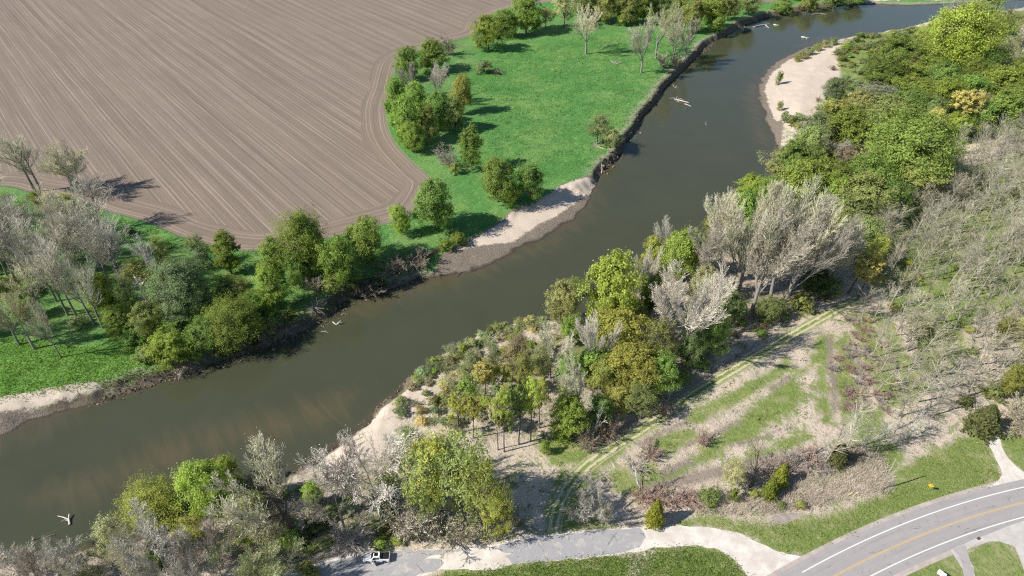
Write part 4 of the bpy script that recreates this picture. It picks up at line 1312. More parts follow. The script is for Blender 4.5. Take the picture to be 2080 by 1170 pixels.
rows('leafy trees of the middle near bank', 'yellow green tree in the river wood on the near bank', [
    ('round', 1142, 572, 648, 64, 'pale', 'pale round willow at the water edge of the near bank'),
    ('airy', 1166, 560, 606, 32, 'yellow', 'small yellow green tree peeping over the pale round willow'),
    ('round', 1232, 528, 668, 112, 'lime', 'large lime green tree at the near waterline right of the pale willow'),
    ('round', 1248, 624, 730, 112, 'yellow'), ('round', 1282, 690, 800, 120, 'yellow'), ('round', 1230, 720, 800, 90, 'yellow'),
    ('round', 1200, 700, 770, 66, 'lime'), ('round', 1160, 640, 690, 44, 'fresh', 'bright green bush at the foot of the pale round willow'),
    ('airy', 1330, 650, 760, 70, 'olive'), ('round', 1378, 468, 560, 84, 'lime', 'lime green tree at the waterline between two grey bare trees'),
    ('round', 1322, 480, 548, 56, 'yellow'), ('round', 1420, 540, 616, 60, 'straw', 'straw yellow tree in front of the large grey cluster'),
    ('feather', 1722, 500, 596, 72, 'gold', 'golden tree with leaning stems at the upper end of the dirt track', dict(lean=(0.3, 0))),
    ('feather', 1744, 530, 604, 50, 'gold', 'smaller golden tree right at the end of the dirt track'),
    ('round', 1740, 444, 520, 78, 'olive'), ('round', 1766, 480, 544, 56, 'yellow'), ('round', 1480, 590, 650, 60, 'olive'), ('round', 1440, 640, 720, 60, 'green'),
    ('round', 1560, 600, 650, 60, 'olive'), ('bush', 1620, 590, 630, 50, 'olive'), ('round', 1395, 660, 740, 60, 'olive'), ('bush', 1420, 720, 752, 44, 'green'),
    ('bush', 1680, 556, 596, 50, 'olive'), ('round', 1650, 540, 596, 60, 'dark'), ('round', 1340, 720, 800, 70, 'green'), ('round', 1320, 560, 640, 56, 'green'),
    ('round', 1275, 600, 668, 60, 'yellow'), ('airy', 1300, 780, 850, 70, 'olive'), ('round', 1250, 780, 840, 60, 'olive'),
    ('round', 1152, 796, 884, 84, 'fresh', 'fresh green tree below the pale budding tree at the shaded wood edge'),
    ('round', 1215, 800, 860, 60, 'green'), ('bush', 1106, 890, 924, 22, 'lime', 'narrow bright green bush alone in the dry grass'),
    ('feather', 1024, 800, 918, 46, 'lime', 'slender yellow topped tree nearest the dry clearing'), ('feather', 1012, 806, 914, 34, 'straw', 'slender tree left beside the yellow topped one at the dry clearing'),
    ('feather', 1054, 790, 902, 40, 'yellow'), ('feather', 1078, 776, 896, 44, 'lime'), ('feather', 1096, 770, 870, 40, 'yellow'), ('feather', 985, 736, 812, 46, 'gold', 'gold bush shaped tree in the middle of the scrub bank'),
    ('feather', 950, 770, 850, 50, 'lime'), ('feather', 930, 800, 880, 44, 'yellow'), ('feather', 962, 810, 890, 40, 'olive'), ('feather', 1020, 740, 800, 40, 'olive'),
    ('airy', 1060, 720, 800, 56, 'olive'), ('airy', 1100, 700, 770, 50, 'sage'), ('airy', 1050, 680, 740, 50, 'dull'), ('airy', 1005, 700, 760, 50, 'sage'),
    ('airy', 960, 716, 776, 54, 'sage'), ('airy', 1150, 720, 790, 50, 'fresh'), ('airy', 1035, 700, 760, 46, 'dull'),
])
rows('trees of the bottom wood beside the parked truck', 'tree in the wood above the paved lane', [
    ('broad', 322, 958, 1066, 128, 'yellow', 'yellow green tree with dark limbs over the water at lower left', dict(bark=(0.08, 0.07, 0.06))),
    ('round', 438, 930, 1046, 96, 'lime', 'brightest lime green tree over the water at lower left'),
    ('round', 470, 922, 1000, 70, 'lime', 'lime green crown between the brightest tree and the big dark trunked tree'),
    ('vase', 604, 910, 1086, 150, 'greybud', 'big old tree with a dark leaning trunk and pale buds', dict(lean=(-0.18, 0), bark=(0.10, 0.085, 0.075))),
    ('spread', 775, 880, 1052, 170, 'white', 'old bare tree with white broken limbs above the parked truck', dict(bark=(0.40, 0.36, 0.33))),
    ('spread', 700, 930, 1078, 116, 'mauve', 'purplish grey bare tree just left of the white limbed one'),
    ('vase', 835, 880, 1000, 74, 'greybud'), ('round', 840, 868, 930, 60, 'lime', 'bright green top behind the white limbed old tree'),
    ('airy', 900, 896, 1050, 120, 'yellow'), ('airy', 945, 900, 1062, 110, 'olive'), ('airy', 985, 948, 1096, 100, 'yellow', 'yellow green tree at the right end of the wood above the paved lane'),
    ('airy', 870, 930, 1060, 100, 'olive'), ('airy', 1010, 1000, 1100, 66, 'yellow'), ('round', 640, 975, 1030, 40, 'fresh', 'fresh green bush between the big dark trunk and the purplish tree'),
    ('twig', 830, 1010, 1082, 100, 'grey'), ('twig', 900, 1030, 1090, 90, 'dull'), ('twig', 950, 1040, 1096, 70, 'dull'),
    ('vase', 60, 1088, 1200, 90, 'white', 'whitish bare tree at the lower left corner'), ('vase', 150, 1082, 1200, 112, 'white', 'whitish bare tree second from the lower left corner'),
    ('vase', 10, 1110, 1215, 80, 'grey'), ('vase', 110, 1110, 1225, 90, 'grey'), ('vase', 366, 1052, 1195, 112, 'white', 'whitest bare tree at the bottom left of the parked truck'),
    ('vase', 460, 1058, 1190, 84, 'mauve', 'purplish bare tree right beside the whitest one at the bottom'), ('airy', 255, 1046, 1150, 82, 'straw', 'straw coloured budding tree left of the whitest bottom tree'),
    ('vase', 300, 1090, 1210, 80, 'greybud'), ('vase', 572, 1096, 1196, 112, 'pale', 'pale green budding tree at the bottom just left of the truck'), ('vase', 540, 1110, 1215, 90, 'pale'),
    ('round', 590, 1070, 1112, 50, 'lime', 'small lime green bush left of the parked truck'), ('bush', 772, 1094, 1116, 36, 'lime', 'bright green bush right behind the parked truck'),
    ('bush', 806, 1086, 1108, 30, 'fresh'), ('airy', 520, 1000, 1090, 80, 'olive'), ('airy', 560, 1040, 1110, 70, 'dull'), ('airy', 400, 1040, 1100, 60, 'olive'),
    ('bush', 500, 1060, 1100, 60, 'green'), ('bush', 450, 1100, 1140, 50, 'green'), ('bush', 640, 1050, 1086, 54, 'dark'), ('bush', 664, 1090, 1116, 40, 'olive'),
    ('twig', 710, 1060, 1110, 80, 'mauve'), ('bush', 630, 1140, 1180, 50, 'olive'), ('round', 320, 1110, 1160, 50, 'green'),
    ('vase', 210, 1110, 1215, 80, 'greybud'), ('vase', 400, 1110, 1220, 80, 'grey'), ('twig', 540, 960, 1030, 50, 'dull'), ('vase', 230, 1080, 1150, 50, 'sage'),
    ('vase', 20, 1160, 1270, 90, 'grey'), ('vase', 440, 1140, 1250, 90, 'grey'),     ('vase', 560, 1190, 1300, 110, 'grey'), ('airy', 200, 1150, 1230, 80, 'olive'),
])
rows('plants along the road bank', 'shrub on the road bank', [
    ('cedar', 1328, 1014, 1064, 40, 'cedarlime', 'yellow green conical evergreen at the bend of the gravel road'),
    ('bush', 1440, 988, 1030, 50, 'yellow', 'yellow green bush halfway along the road bank, left of the straw tree'),
    ('airy', 1482, 934, 1000, 46, 'straw', 'straw yellow budding shrub on the road bank'),
    ('bush', 1488, 990, 1018, 26, 'green', 'small dark green bush at the foot of the straw shrub on the road bank'),
    ('snag', 1524, 905, 988, 44, 'brown', 'dark bare spiky tree on the road bank between two bushes', dict(bark=(0.12, 0.10, 0.09))),
    ('cedar', 1580, 938, 985, 38, 'cedarlime', 'taller green evergreen on the road bank right of the spiky tree'),
    ('cedar', 1560, 966, 1010, 34, 'cedarlime', 'lower green evergreen in front of the taller one on the road bank'),
    ('bush', 1530, 992, 1012, 24, 'yellow', 'smallest yellow green bush on the road bank'), ('bush', 1586, 1016, 1034, 22, 'olive', 'low olive bush above the bare soil patch'),
    ('bush', 1622, 1014, 1034, 20, 'olive', 'low olive bush right of the one above the bare soil patch'),
    ('slim', 1676, 832, 942, 44, 'grey', 'tall thin bare tree on the road bank left of the dark evergreen'), ('slim', 1716, 806, 914, 50, 'grey', 'tall thin bare tree behind the dark evergreen of the road bank'),
    ('cedar', 1696, 894, 944, 40, 'cedar', 'small dark evergreen between two tall thin bare trees'),
    ('cedar', 1990, 812, 876, 66, 'cedar', 'large dark evergreen above the gravel driveway'), ('twig', 1985, 806, 850, 40, 'grey', 'pale grey brush behind the large dark evergreen'),
    ('vase', 1208, 986, 1054, 78, 'grey', 'low grey bare tree beside the lower end of the dirt track'), ('twig', 1180, 1010, 1060, 50, 'grey'),
    ('twig', 1222, 1010, 1068, 30, 'dull'),
    ('snag', 1302, 944, 1010, 20, 'white', 'white bent dead tree near the conical evergreen', dict(lean=(-0.2, 0), bark=(0.55, 0.52, 0.49))),
    ('twig', 1330, 990, 1020, 50, 'russet'), ('twig', 1370, 994, 1022, 54, 'russet'), ('twig', 1400, 990, 1018, 50, 'russet'), ('twig', 1300, 985, 1020, 44, 'russet'),
    ('twig', 1320, 900, 928, 46, 'russet', 'reddish brush pile shrub beside the middle of the dirt track'), ('twig', 1290, 930, 952, 44, 'mauve', 'dead brush below the reddish shrub by the dirt track'),
    ('twig', 1425, 870, 904, 30, 'russet'), ('twig', 1350, 810, 842, 40, 'russet', 'reddish shrub on the river side of the dirt track'), ('twig', 1240, 840, 880, 40, 'brown'),
    ('twig', 1620, 918, 948, 54, 'mauve'), ('twig', 1560, 930, 966, 60, 'mauve'), ('twig', 1640, 905, 935, 50, 'russet'), ('twig', 1600, 930, 955, 50, 'russet'),
    ('twig', 1520, 940, 975, 50, 'mauve'), ('twig', 1670, 930, 952, 40, 'mauve'), ('twig', 1725, 905, 930, 46, 'brown'),
    ('slim', 1780, 850, 920, 40, 'grey'), ('slim', 1800, 845, 905, 36, 'grey'), ('slim', 1830, 840, 895, 40, 'grey'), ('slim', 1860, 830, 884, 36, 'grey'), ('slim', 1750, 850, 912, 34, 'grey'),
    ('twig', 2060, 800, 850, 60, 'dull'), ('twig', 2070, 850, 885, 60, 'tan'), ('round', 2062, 620, 700, 40, 'olive'), ('round', 2072, 690, 760, 50, 'olive'), ('round', 2040, 740, 800, 46, 'yellow'), ('round', 2030, 630, 690, 36, 'yellow'),
    ('bush', 2010, 775, 806, 50, 'olive'), ('round', 2100, 760, 820, 50, 'green'), ('bush', 1960, 800, 826, 40, 'olive'),
    ('snag', 1202, 836, 892, 34, 'white', 'pale broken snag at the shaded wood edge above the dirt track', dict(bark=(0.5, 0.47, 0.44))),
    ('twig', 1190, 870, 910, 50, 'brown'), ('twig', 1232, 850, 890, 50, 'brown'),
])


rows('willow shrubs growing on the sand bar', 'low willow shrub growing on the bare sand bar', [
    ('bush', 1581, 140, 172, 16, 'sage', 'upright willow shrub alone in the middle of the sand bar'), ('bush', 1582, 205, 222, 14, 'sage', 'small willow shrub near the lower tip of the sand bar'),
    ('bush', 1592, 226, 246, 20, 'sage'), ('bush', 1606, 236, 254, 24, 'olive'), ('bush', 1630, 104, 118, 24, 'sage'), ('bush', 1645, 96, 110, 22, 'sage'), ('bush', 1660, 88, 102, 22, 'olive'),
    ('bush', 1676, 82, 95, 22, 'sage'), ('bush', 1692, 76, 90, 20, 'sage'), ('bush', 1618, 112, 124, 16, 'olive'), ('twig', 1690, 132, 142, 16, 'brown'), ('twig', 1662, 196, 206, 16, 'brown'),
])


# stands with plants nobody could tell apart: scattered over their real ground
def stand(region, n, dmin, fn, seed, z=G, avoid=()):
    r = np.random.default_rng(seed)
    pl = poly(region, z)
    got = []
    tries = 0
    while len(got) < n and tries < n * 60:
        tries += 1
        p = np.array([r.uniform(pl[:, 0].min(), pl[:, 0].max()), r.uniform(pl[:, 1].min(), pl[:, 1].max())])
        if not inside(pl, p[:1], p[1:])[0]:
            continue
        if any((p[0] - q[0]) ** 2 + (p[1] - q[1]) ** 2 < dmin * dmin for q in got):
            continue
        if any(inside(a, p[:1], p[1:])[0] for a in avoid):
            continue
        got.append(p)
        fn(p[0], p[1], r)
    return got


FARTRACK = catmull(poly([(1750, 606), (1810, 520), (1880, 420), (1950, 350), (2010, 290), (2080, 225)]), 5)
FT_POLY = np.vstack([offset_line(FARTRACK, np.full(len(FARTRACK), 1.7)), offset_line(FARTRACK, np.full(len(FARTRACK), -1.7))[::-1]])
stand([(1770, 470), (1830, 440), (1890, 360), (1930, 310), (2000, 260), (2080, 200), (2180, 180), (2180, 830), (2080, 790), (1990, 800), (1900, 860), (1820, 880), (1770, 820), (1760, 700), (1730, 640), (1755, 560)], 290, 3.3,
      lambda a, b, r: plant('slim', a, b, r.uniform(12.0, 17.5), r.uniform(5.0, 8.0), r.choice(['stand', 'stand', 'standpale', 'dull']),
                            'slender grey bare tree in the dense leafless stand at the right', 'slender bare trees of the right stand',
                            lean=(r.normal() * 0.05 + 0.05, r.normal() * 0.05)), 201, avoid=[FT_POLY])
stand([(1690, 660), (1760, 640), (1840, 760), (1800, 850), (1720, 860), (1690, 760)], 34, 2.4,
      lambda a, b, r: plant('twig', a, b, r.uniform(1.4, 2.6), r.uniform(2.4, 4.2), r.choice(['russet', 'mauve', 'russet', 'tan']),
                            'reddish twiggy shrub in rows at the left edge of the bare stand', 'reddish shrubs beside the bare stand'), 202)
stand([(1880, 470), (2060, 330), (2080, 600), (2060, 780), (1900, 800), (1800, 600)], 40, 4.5,
      lambda a, b, r: plant('bush', a, b, r.uniform(1.5, 3.0), r.uniform(2.5, 5.0), r.choice(['olive', 'sage', 'yellow']),
                            'low green shrub on the floor of the bare stand', 'green undershrubs of the bare stand'), 203)
stand([(1700, 110), (1740, 76), (1830, 62), (1880, 60), (1900, 110), (1800, 160), (1760, 220), (1700, 240), (1620, 270), (1600, 250), (1680, 210), (1712, 160)], 150, 2.8,
      lambda a, b, r: plant('bush', a, b, r.uniform(2.0, 3.8), r.uniform(4.5, 7.5), r.choice(['sage', 'olive', 'green', 'sage', 'sage']),
                            'low willow shrub in the thicket between the sand bar and the green belt', 'willow thicket behind the sand bar'), 204)
stand([(840, 770), (900, 720), (1000, 672), (1090, 656), (1130, 690), (1100, 760), (1000, 840), (930, 890), (880, 870), (800, 850)], 85, 2.6,
      lambda a, b, r: plant(r.choice(['bush', 'bush', 'twig']), a, b, r.uniform(1.4, 3.2), r.uniform(2.6, 4.8), r.choice(['sage', 'straw', 'dull', 'pale', 'sage', 'lime']),
                            'low willow shrub on the sloping scrub bank', 'shrubs of the scrub bank'), 205)
stand([(820, 785), (900, 722), (1000, 668), (1110, 648), (1110, 662), (1010, 684), (920, 730), (850, 790)], 26, 2.2,
      lambda a, b, r: plant('bush', a, b, r.uniform(1.4, 2.6), r.uniform(2.8, 4.5), r.choice(['sage', 'sage', 'pale']),
                            'pale willow shrub hanging over the water of the scrub bank', 'willow shrubs at the scrub bank waterline'), 206)
stand([(1260, 760), (1400, 700), (1560, 640), (1700, 590), (1720, 600), (1560, 680), (1400, 770), (1250, 850)], 36, 3.0,
      lambda a, b, r: plant(r.choice(['bush', 'twig']), a, b, r.uniform(1.2, 2.6), r.uniform(2.5, 4.5), r.choice(['olive', 'dull', 'brown', 'green']),
                            'low brushy shrub along the shaded wood edge above the dirt track', 'brush at the shaded wood edge'), 207)
stand([(0, 400), (260, 440), (420, 520), (620, 570), (560, 660), (420, 700), (250, 680), (60, 640), (0, 600)], 26, 4.2,
      lambda a, b, r: plant(r.choice(['bush', 'bush', 'twig']), a, b, r.uniform(1.6, 3.6), r.uniform(3.2, 6.0), r.choice(['olive', 'green', 'sage', 'dull', 'dark']),
                            'undershrub on the floor of the left river wood', 'undershrubs of the left river wood'), 208)
stand([(200, 1110), (420, 1060), (620, 980), (700, 980), (860, 960), (1040, 1010), (1060, 1090), (900, 1105), (700, 1115), (560, 1170), (200, 1180)], 60, 3.0,
      lambda a, b, r: plant(r.choice(['bush', 'twig', 'twig']), a, b, r.uniform(1.4, 3.2), r.uniform(2.8, 5.5), r.choice(['olive', 'dull', 'green', 'mauve', 'dark', 'grey']),
                            'undershrub on the floor of the wood above the paved lane', 'undershrubs of the wood above the lane'), 209)
print('plants placed', NPLANT)
# ------------------------------------------------------------------ loose cover nobody could count
def scatter_pts(pl, n, seed, keep=None, flat_gap=0.6):
    r = np.random.default_rng(seed)
    a = np.stack([r.uniform(pl[:, 0].min(), pl[:, 0].max(), n), r.uniform(pl[:, 1].min(), pl[:, 1].max(), n)], 1)
    a = a[inside(pl, a[:, 0], a[:, 1])]
    hz, d, fl = height_at(a[:, 0], a[:, 1])
    m = (fl < 1.5 - flat_gap) & (d > 0.4)
    if keep is not None:
        m &= keep(a[:, 0], a[:, 1], r)
    return np.column_stack([a[m], hz[m]]), r


def mat_stuff(name, lo, hi, trans=0.25):
    k = NT(name)
    v = k.attr('v')
    col = k.mix(v, lo, hi)
    d = k.node('ShaderNodeBsdfDiffuse')
    t = k.node('ShaderNodeBsdfTranslucent')
    k.put(d.inputs['Color'], col)
    k.put(t.inputs['Color'], col)
    mx = k.node('ShaderNodeMixShader')
    mx.inputs[0].default_value = trans
    k.t.links.new(d.outputs[0], mx.inputs[1])
    k.t.links.new(t.outputs[0], mx.inputs[2])
    k.t.links.new(mx.outputs[0], k.out.inputs['Surface'])
    return k.m


def tufts(name, P, r, blades, length, width, mat, spread=0.35, up=1.0, vlo=0.0, vhi=1.0):
    n = len(P)
    sz = r.uniform(0.6, 1.5, n)
    b = np.repeat(P, blades, 0)
    s = np.repeat(sz, blades)[:, None]
    m = len(b)
    b = b + np.column_stack([r.normal(size=(m, 2)) * spread * s, np.zeros(m)])
    d = rand_dirs(r, m)
    d[:, 2] = np.abs(d[:, 2]) * up + 0.25
    d /= np.linalg.norm(d, axis=1)[:, None]
    L = length * s * r.uniform(0.5, 1.2, (m, 1))
    side = np.cross(d, rand_dirs(r, m))
    side /= np.linalg.norm(side, axis=1)[:, None] + 1e-9
    w = side * width * s
    V = np.stack([b - w - [0, 0, 0.05], b + w - [0, 0, 0.05], b + d * L + w * 0.4, b + d * L - w * 0.4], 1).reshape(-1, 3)
    v = np.repeat(np.clip(np.repeat(r.uniform(vlo, vhi, n), blades) + r.normal(size=m) * 0.18, 0, 1), 4)
    me = make_mesh(name, V, np.arange(4 * m).reshape(m, 4), mat, dict(v=v))
    return tag(link(name, me), kind='stuff')


NEAR_BANK = poly([(640, 930), (700, 890), (800, 800), (900, 720), (1020, 668), (1120, 650), (1250, 560), (1400, 460), (1560, 330), (1700, 230), (1760, 90), (1900, 60), (2120, 30), (2200, 200), (2200, 900),
                  (2030, 980), (1900, 1020), (1760, 1080), (1600, 1120), (1500, 1080), (1300, 1068), (1050, 1094), (900, 1112), (700, 1125), (500, 1180), (0, 1190), (0, 1145), (280, 1095), (520, 1005)])
DRYM = mat_stuff('dry_stems', (0.36, 0.30, 0.23), (0.80, 0.72, 0.60))


def nogreen(a, b, r):
    return sdf_max(GRASS_R, a, b, 6) + r.normal(size=a.shape) * 1.5 < 0


P, r = scatter_pts(NEAR_BANK, 20000, 301, nogreen, 0.2)
tufts('dry_grass', P, r, 6, 0.6, 0.028, DRYM, 0.5, 0.8)
SEDGE = poly([(1640, 960), (1740, 900), (1800, 930), (1810, 1000), (1700, 1020), (1620, 1040), (1540, 1045), (1420, 1046), (1400, 1030), (1500, 1010), (1580, 990)])
P, r = scatter_pts(SEDGE, 3600, 302, None, 0.2)
tufts('tall_dry_grass', P, r, 16, 1.15, 0.026, DRYM, 0.45, 1.3, 0.35, 1.0)
GREENM = mat_stuff('weed_leaves', (0.10, 0.16, 0.04), (0.31, 0.39, 0.12), 0.35)
P, r = scatter_pts(NEAR_BANK, 15000, 303, lambda a, b, r: fbm(a, b, 9.0, 3, 77) > 0.03, 0.2)
tufts('green_undergrowth', P, r, 9, 0.5, 0.09, GREENM, 0.5, 0.6)
ROADSIDE = poly([(1380, 1064), (1500, 1060), (1640, 1060), (1740, 1030), (1840, 980), (1830, 950), (1960, 890), (2005, 890), (2030, 972), (1950, 1006), (1850, 1046), (1750, 1092), (1640, 1130), (1540, 1094), (1470, 1070)])
P, r = scatter_pts(ROADSIDE, 7000, 304, None, 0.1)
tufts('roadside_grass', P, r, 8, 0.30, 0.05, mat_stuff('roadside_blades', (0.17, 0.24, 0.05), (0.46, 0.48, 0.20), 0.35), 0.5, 0.8)
LOWER = poly([(880, 1175), (1000, 1156), (1150, 1136), (1290, 1124), (1400, 1109), (1480, 1130), (1530, 1185), (1270, 1190), (900, 1190)])
P, r = scatter_pts(LOWER, 5000, 305, None, 0.1)
tufts('lawn_grass', P, r, 8, 0.32, 0.05, mat_stuff('lawn_blades', (0.10, 0.19, 0.035), (0.30, 0.39, 0.10), 0.35), 0.5, 0.8)
FAR_BANK = poly([(0, 700), (0, 400), (200, 430), (420, 500), (700, 490), (850, 450), (920, 470), (900, 520), (700, 600), (560, 680), (330, 740), (200, 690)])
P, r = scatter_pts(FAR_BANK, 9000, 306, lambda a, b, r: fbm(a, b, 8.0, 3, 78) > -0.02, 0.2)
tufts('woodland_undergrowth', P, r, 8, 0.7, 0.10, mat_stuff('shade_weeds', (0.10, 0.20, 0.03), (0.30, 0.43, 0.09), 0.35), 0.7, 0.6)
MEADOW = poly([(980, 120), (1200, 70), (1420, 80), (1340, 170), (1270, 270), (1200, 345), (1050, 380), (960, 300), (980, 230), (930, 150)])
P, r = scatter_pts(MEADOW, 9000, 307, None, 0.2)
tufts('meadow_grass', P, r, 8, 0.5, 0.10, mat_stuff('meadow_blades', (0.07, 0.19, 0.045), (0.22, 0.40, 0.12), 0.35), 0.9, 0.5)
LAWN2 = poly([(0, 690), (130, 700), (310, 710), (330, 745), (200, 782), (0, 812)])
P, r = scatter_pts(LAWN2, 3500, 308, None, 0.2)
tufts('lower_meadow_grass', P, r, 8, 0.42, 0.07, mat_stuff('lawn_blades_low', (0.10, 0.21, 0.03), (0.27, 0.42, 0.09), 0.35), 0.8, 0.5)


TUSS = poly([(190, 815), (215, 790), (330, 745), (440, 722), (560, 670), (640, 628), (690, 590), (700, 612), (640, 656), (560, 692), (440, 744), (330, 776)], 1.5)
P, r = scatter_pts(TUSS, 2600, 309)
tufts('bank_tussocks', P, r, 10, 0.65, 0.07, mat_stuff('tussock_blades', (0.05, 0.06, 0.025), (0.30, 0.29, 0.16), 0.2), 0.5, 0.7)


def stick_mass(name, P, r, n_per, L, rad, mat, flatness=0.45, kind='stuff'):
    m = len(P) * n_per
    b = np.repeat(P, n_per, 0) + r.normal(size=(m, 3)) * [0.8, 0.8, 0.12]
    d = rand_dirs(r, m) * [1, 1, flatness]
    d[:, 2] = np.abs(d[:, 2])
    d /= np.linalg.norm(d, axis=1)[:, None]
    ln = (L * r.uniform(0.3, 1.3, m))[:, None]
    mid = b + d * ln * 0.5 + r.normal(size=(m, 3)) * 0.08 * L
    e = b + d * ln + r.normal(size=(m, 3)) * 0.12 * L
    rr = rad * r.uniform(0.5, 1.5, m)
    V, q, sg = tubes(np.concatenate([b, mid]), np.concatenate([mid, e]), np.concatenate([rr, rr * 0.75]), np.concatenate([rr * 0.75, rr * 0.3]), 4)
    v = np.tile(r.uniform(0, 1, m), 2)[sg]
    return tag(link(name, make_mesh(name, V, q, mat, dict(v=v))), kind=kind)


DEADM = mat_stuff('dead_sticks', (0.10, 0.08, 0.06), (0.46, 0.41, 0.35), 0.0)
BANKL = poly([(330, 770), (440, 728), (520, 700), (600, 660), (680, 600), (760, 570), (860, 540), (870, 566), (760, 604), (690, 632), (600, 684), (520, 718), (440, 748)], 1.5)
P, r = scatter_pts(BANKL, 1500, 311)
stick_mass('bank_deadwood', P, r, 3, 2.2, 0.06, DEADM)
P, r = scatter_pts(NEAR_BANK, 3000, 312, lambda a, b, r: fbm(a, b, 12.0, 3, 79) > 0.05)
stick_mass('fallen_branches', P, r, 3, 1.8, 0.035, DEADM)


def rubble(name, pts, n, r, mat, jit=1.2, s0=0.25, s1=0.8):
    """slumped clods: lumpy little blocks along the foot of a bank"""
    base = np.array([[-1, -1, -1], [1, -1, -1], [1, 1, -1], [-1, 1, -1], [-0.7, -0.7, 0.8], [0.7, -0.7, 0.8], [0.7, 0.7, 0.8], [-0.7, 0.7, 0.8]], float)
    fq = np.array([[0, 3, 2, 1], [4, 5, 6, 7], [0, 1, 5, 4], [1, 2, 6, 5], [2, 3, 7, 6], [3, 0, 4, 7]])
    i = r.integers(0, len(pts) - 1, n)
    t = r.uniform(0, 1, n)[:, None]
    p = pts[i] * (1 - t) + pts[i + 1] * t + r.normal(size=(n, 2)) * jit
    hz = height_at(p[:, 0], p[:, 1])[0]
    s = r.uniform(s0, s1, n)
    V = base[None] * s[:, None, None] * r.uniform(0.6, 1.3, (n, 1, 3)) + r.normal(size=(n, 8, 3)) * 0.22 * s[:, None, None]
    a = r.uniform(0, 6.28, n)
    ca, sa = np.cos(a)[:, None], np.sin(a)[:, None]
    V = np.stack([V[:, :, 0] * ca - V[:, :, 1] * sa, V[:, :, 0] * sa + V[:, :, 1] * ca, V[:, :, 2]], -1)
    V += np.column_stack([p, np.maximum(hz, -0.1)])[:, None, :]
    q = (np.arange(n) * 8)[:, None, None] + fq[None]
    return tag(link(name, make_mesh(name, V.reshape(-1, 3), q.reshape(-1, 4), mat, dict(v=np.repeat(r.uniform(0, 1, n), 8)))), kind='stuff')


CLOD = mat_stuff('clods', (0.07, 0.055, 0.04), (0.30, 0.245, 0.185), 0.0)
r = np.random.default_rng(320)
rubble('bank_clods', poly([(1222, 348), (1262, 306), (1290, 262), (1302, 238), (1345, 180), (1405, 122), (1470, 72), (1560, 33), (1700, 12)], 0.4), 420, r, CLOD, 1.2, 0.15, 0.6)
rubble('bank_clods', poly([(190, 818), (260, 796), (370, 762), (440, 738), (520, 712), (590, 684), (640, 660), (690, 626), (780, 590), (850, 566)], 0.5), 420, r, CLOD, 1.2, 0.1, 0.38)
rubble('shore_clods', poly([(600, 955), (700, 890), (780, 816), (850, 752), (960, 686), (1100, 650)], 0.5), 160, r, CLOD, 0.7, 0.1, 0.3)

# ------------------------------------------------------------------ driftwood and snags
WOODPALE = mat_plain('bleached_wood', (0.60, 0.545, 0.49), 0.85, 0.15, 0.3, 2.5)
WOODDARK = mat_plain('wet_wood', (0.17, 0.135, 0.105), 0.7, 0.3, 0.35, 2.5)
WOODMID = mat_plain('grey_driftwood', (0.40, 0.35, 0.30), 0.85, 0.15, 0.3, 2.5)


def limb_mesh(name, lines, mat):
    """lines: list of (points, r0, r1), each a tapering bent limb"""
    P0, P1, R0, R1 = [], [], [], []
    for pts, r0, r1 in lines:
        pts = catmull(np.array(pts, float), 3)
        n = len(pts) - 1
        for i in range(n):
            P0.append(pts[i])
            P1.append(pts[i + 1])
            R0.append(r0 + (r1 - r0) * i / n)
            R1.append(r0 + (r1 - r0) * (i + 1) / n)
    V, q, _ = tubes(P0, P1, R0, R1, 7)
    caps = []
    return make_mesh(name, V, q, mat, None, True)


def drift(name, label, px_lines, mat, cat='log', zs=None):
    """a log or snag: limbs given by photo points with heights above the water"""
    lines = []
    o0 = None
    for pts, r0, r1 in px_lines:
        w = []
        for a, b, z in pts:
            p = at(a, b, z)
            w.append((p[0], p[1], z))
        lines.append((w, r0, r1))
    o0 = np.array([lines[0][0][0][0], lines[0][0][0][1], 0.0])
    lines = [([tuple(np.array(p) - o0) for p in w], a, b) for w, a, b in lines]
    return tag(link(name, limb_mesh(name, lines, mat), None, tuple(o0)), label, cat)


def root_mass(name, label, bx, by, z, R, n, mat, seed, cat='tree stump', trunk=None, flat=0.6, rad=0.09):
    r = np.random.default_rng(seed)
    X_, Y_ = at(bx, by, z)
    lines = []
    for i in range(n):
        d = rand_dirs(r, 1)[0] * [1, 1, flat]
        d[2] = abs(d[2]) if i % 3 else d[2] * 0.3
        L = R * r.uniform(0.5, 1.2)
        p = np.zeros(3)
        pts = [p]
        for j in range(3):
            d = norm(d + r.normal(size=3) * 0.35)
            p = p + d * L / 3
            pts.append(p)
        lines.append((pts, rad * r.uniform(0.6, 1.3), rad * 0.25))
    if trunk:
        t = np.array(trunk, float)
        lines.append(([np.zeros(3), t * 0.5 + [0, 0, 0.15], t], 0.34, 0.22))
    zz = max(z, float(height_at(X_, Y_)[0][0])) if z > 0.3 else z
    return tag(link(name, limb_mesh(name, lines, mat), None, (X_, Y_, zz)), label, cat)


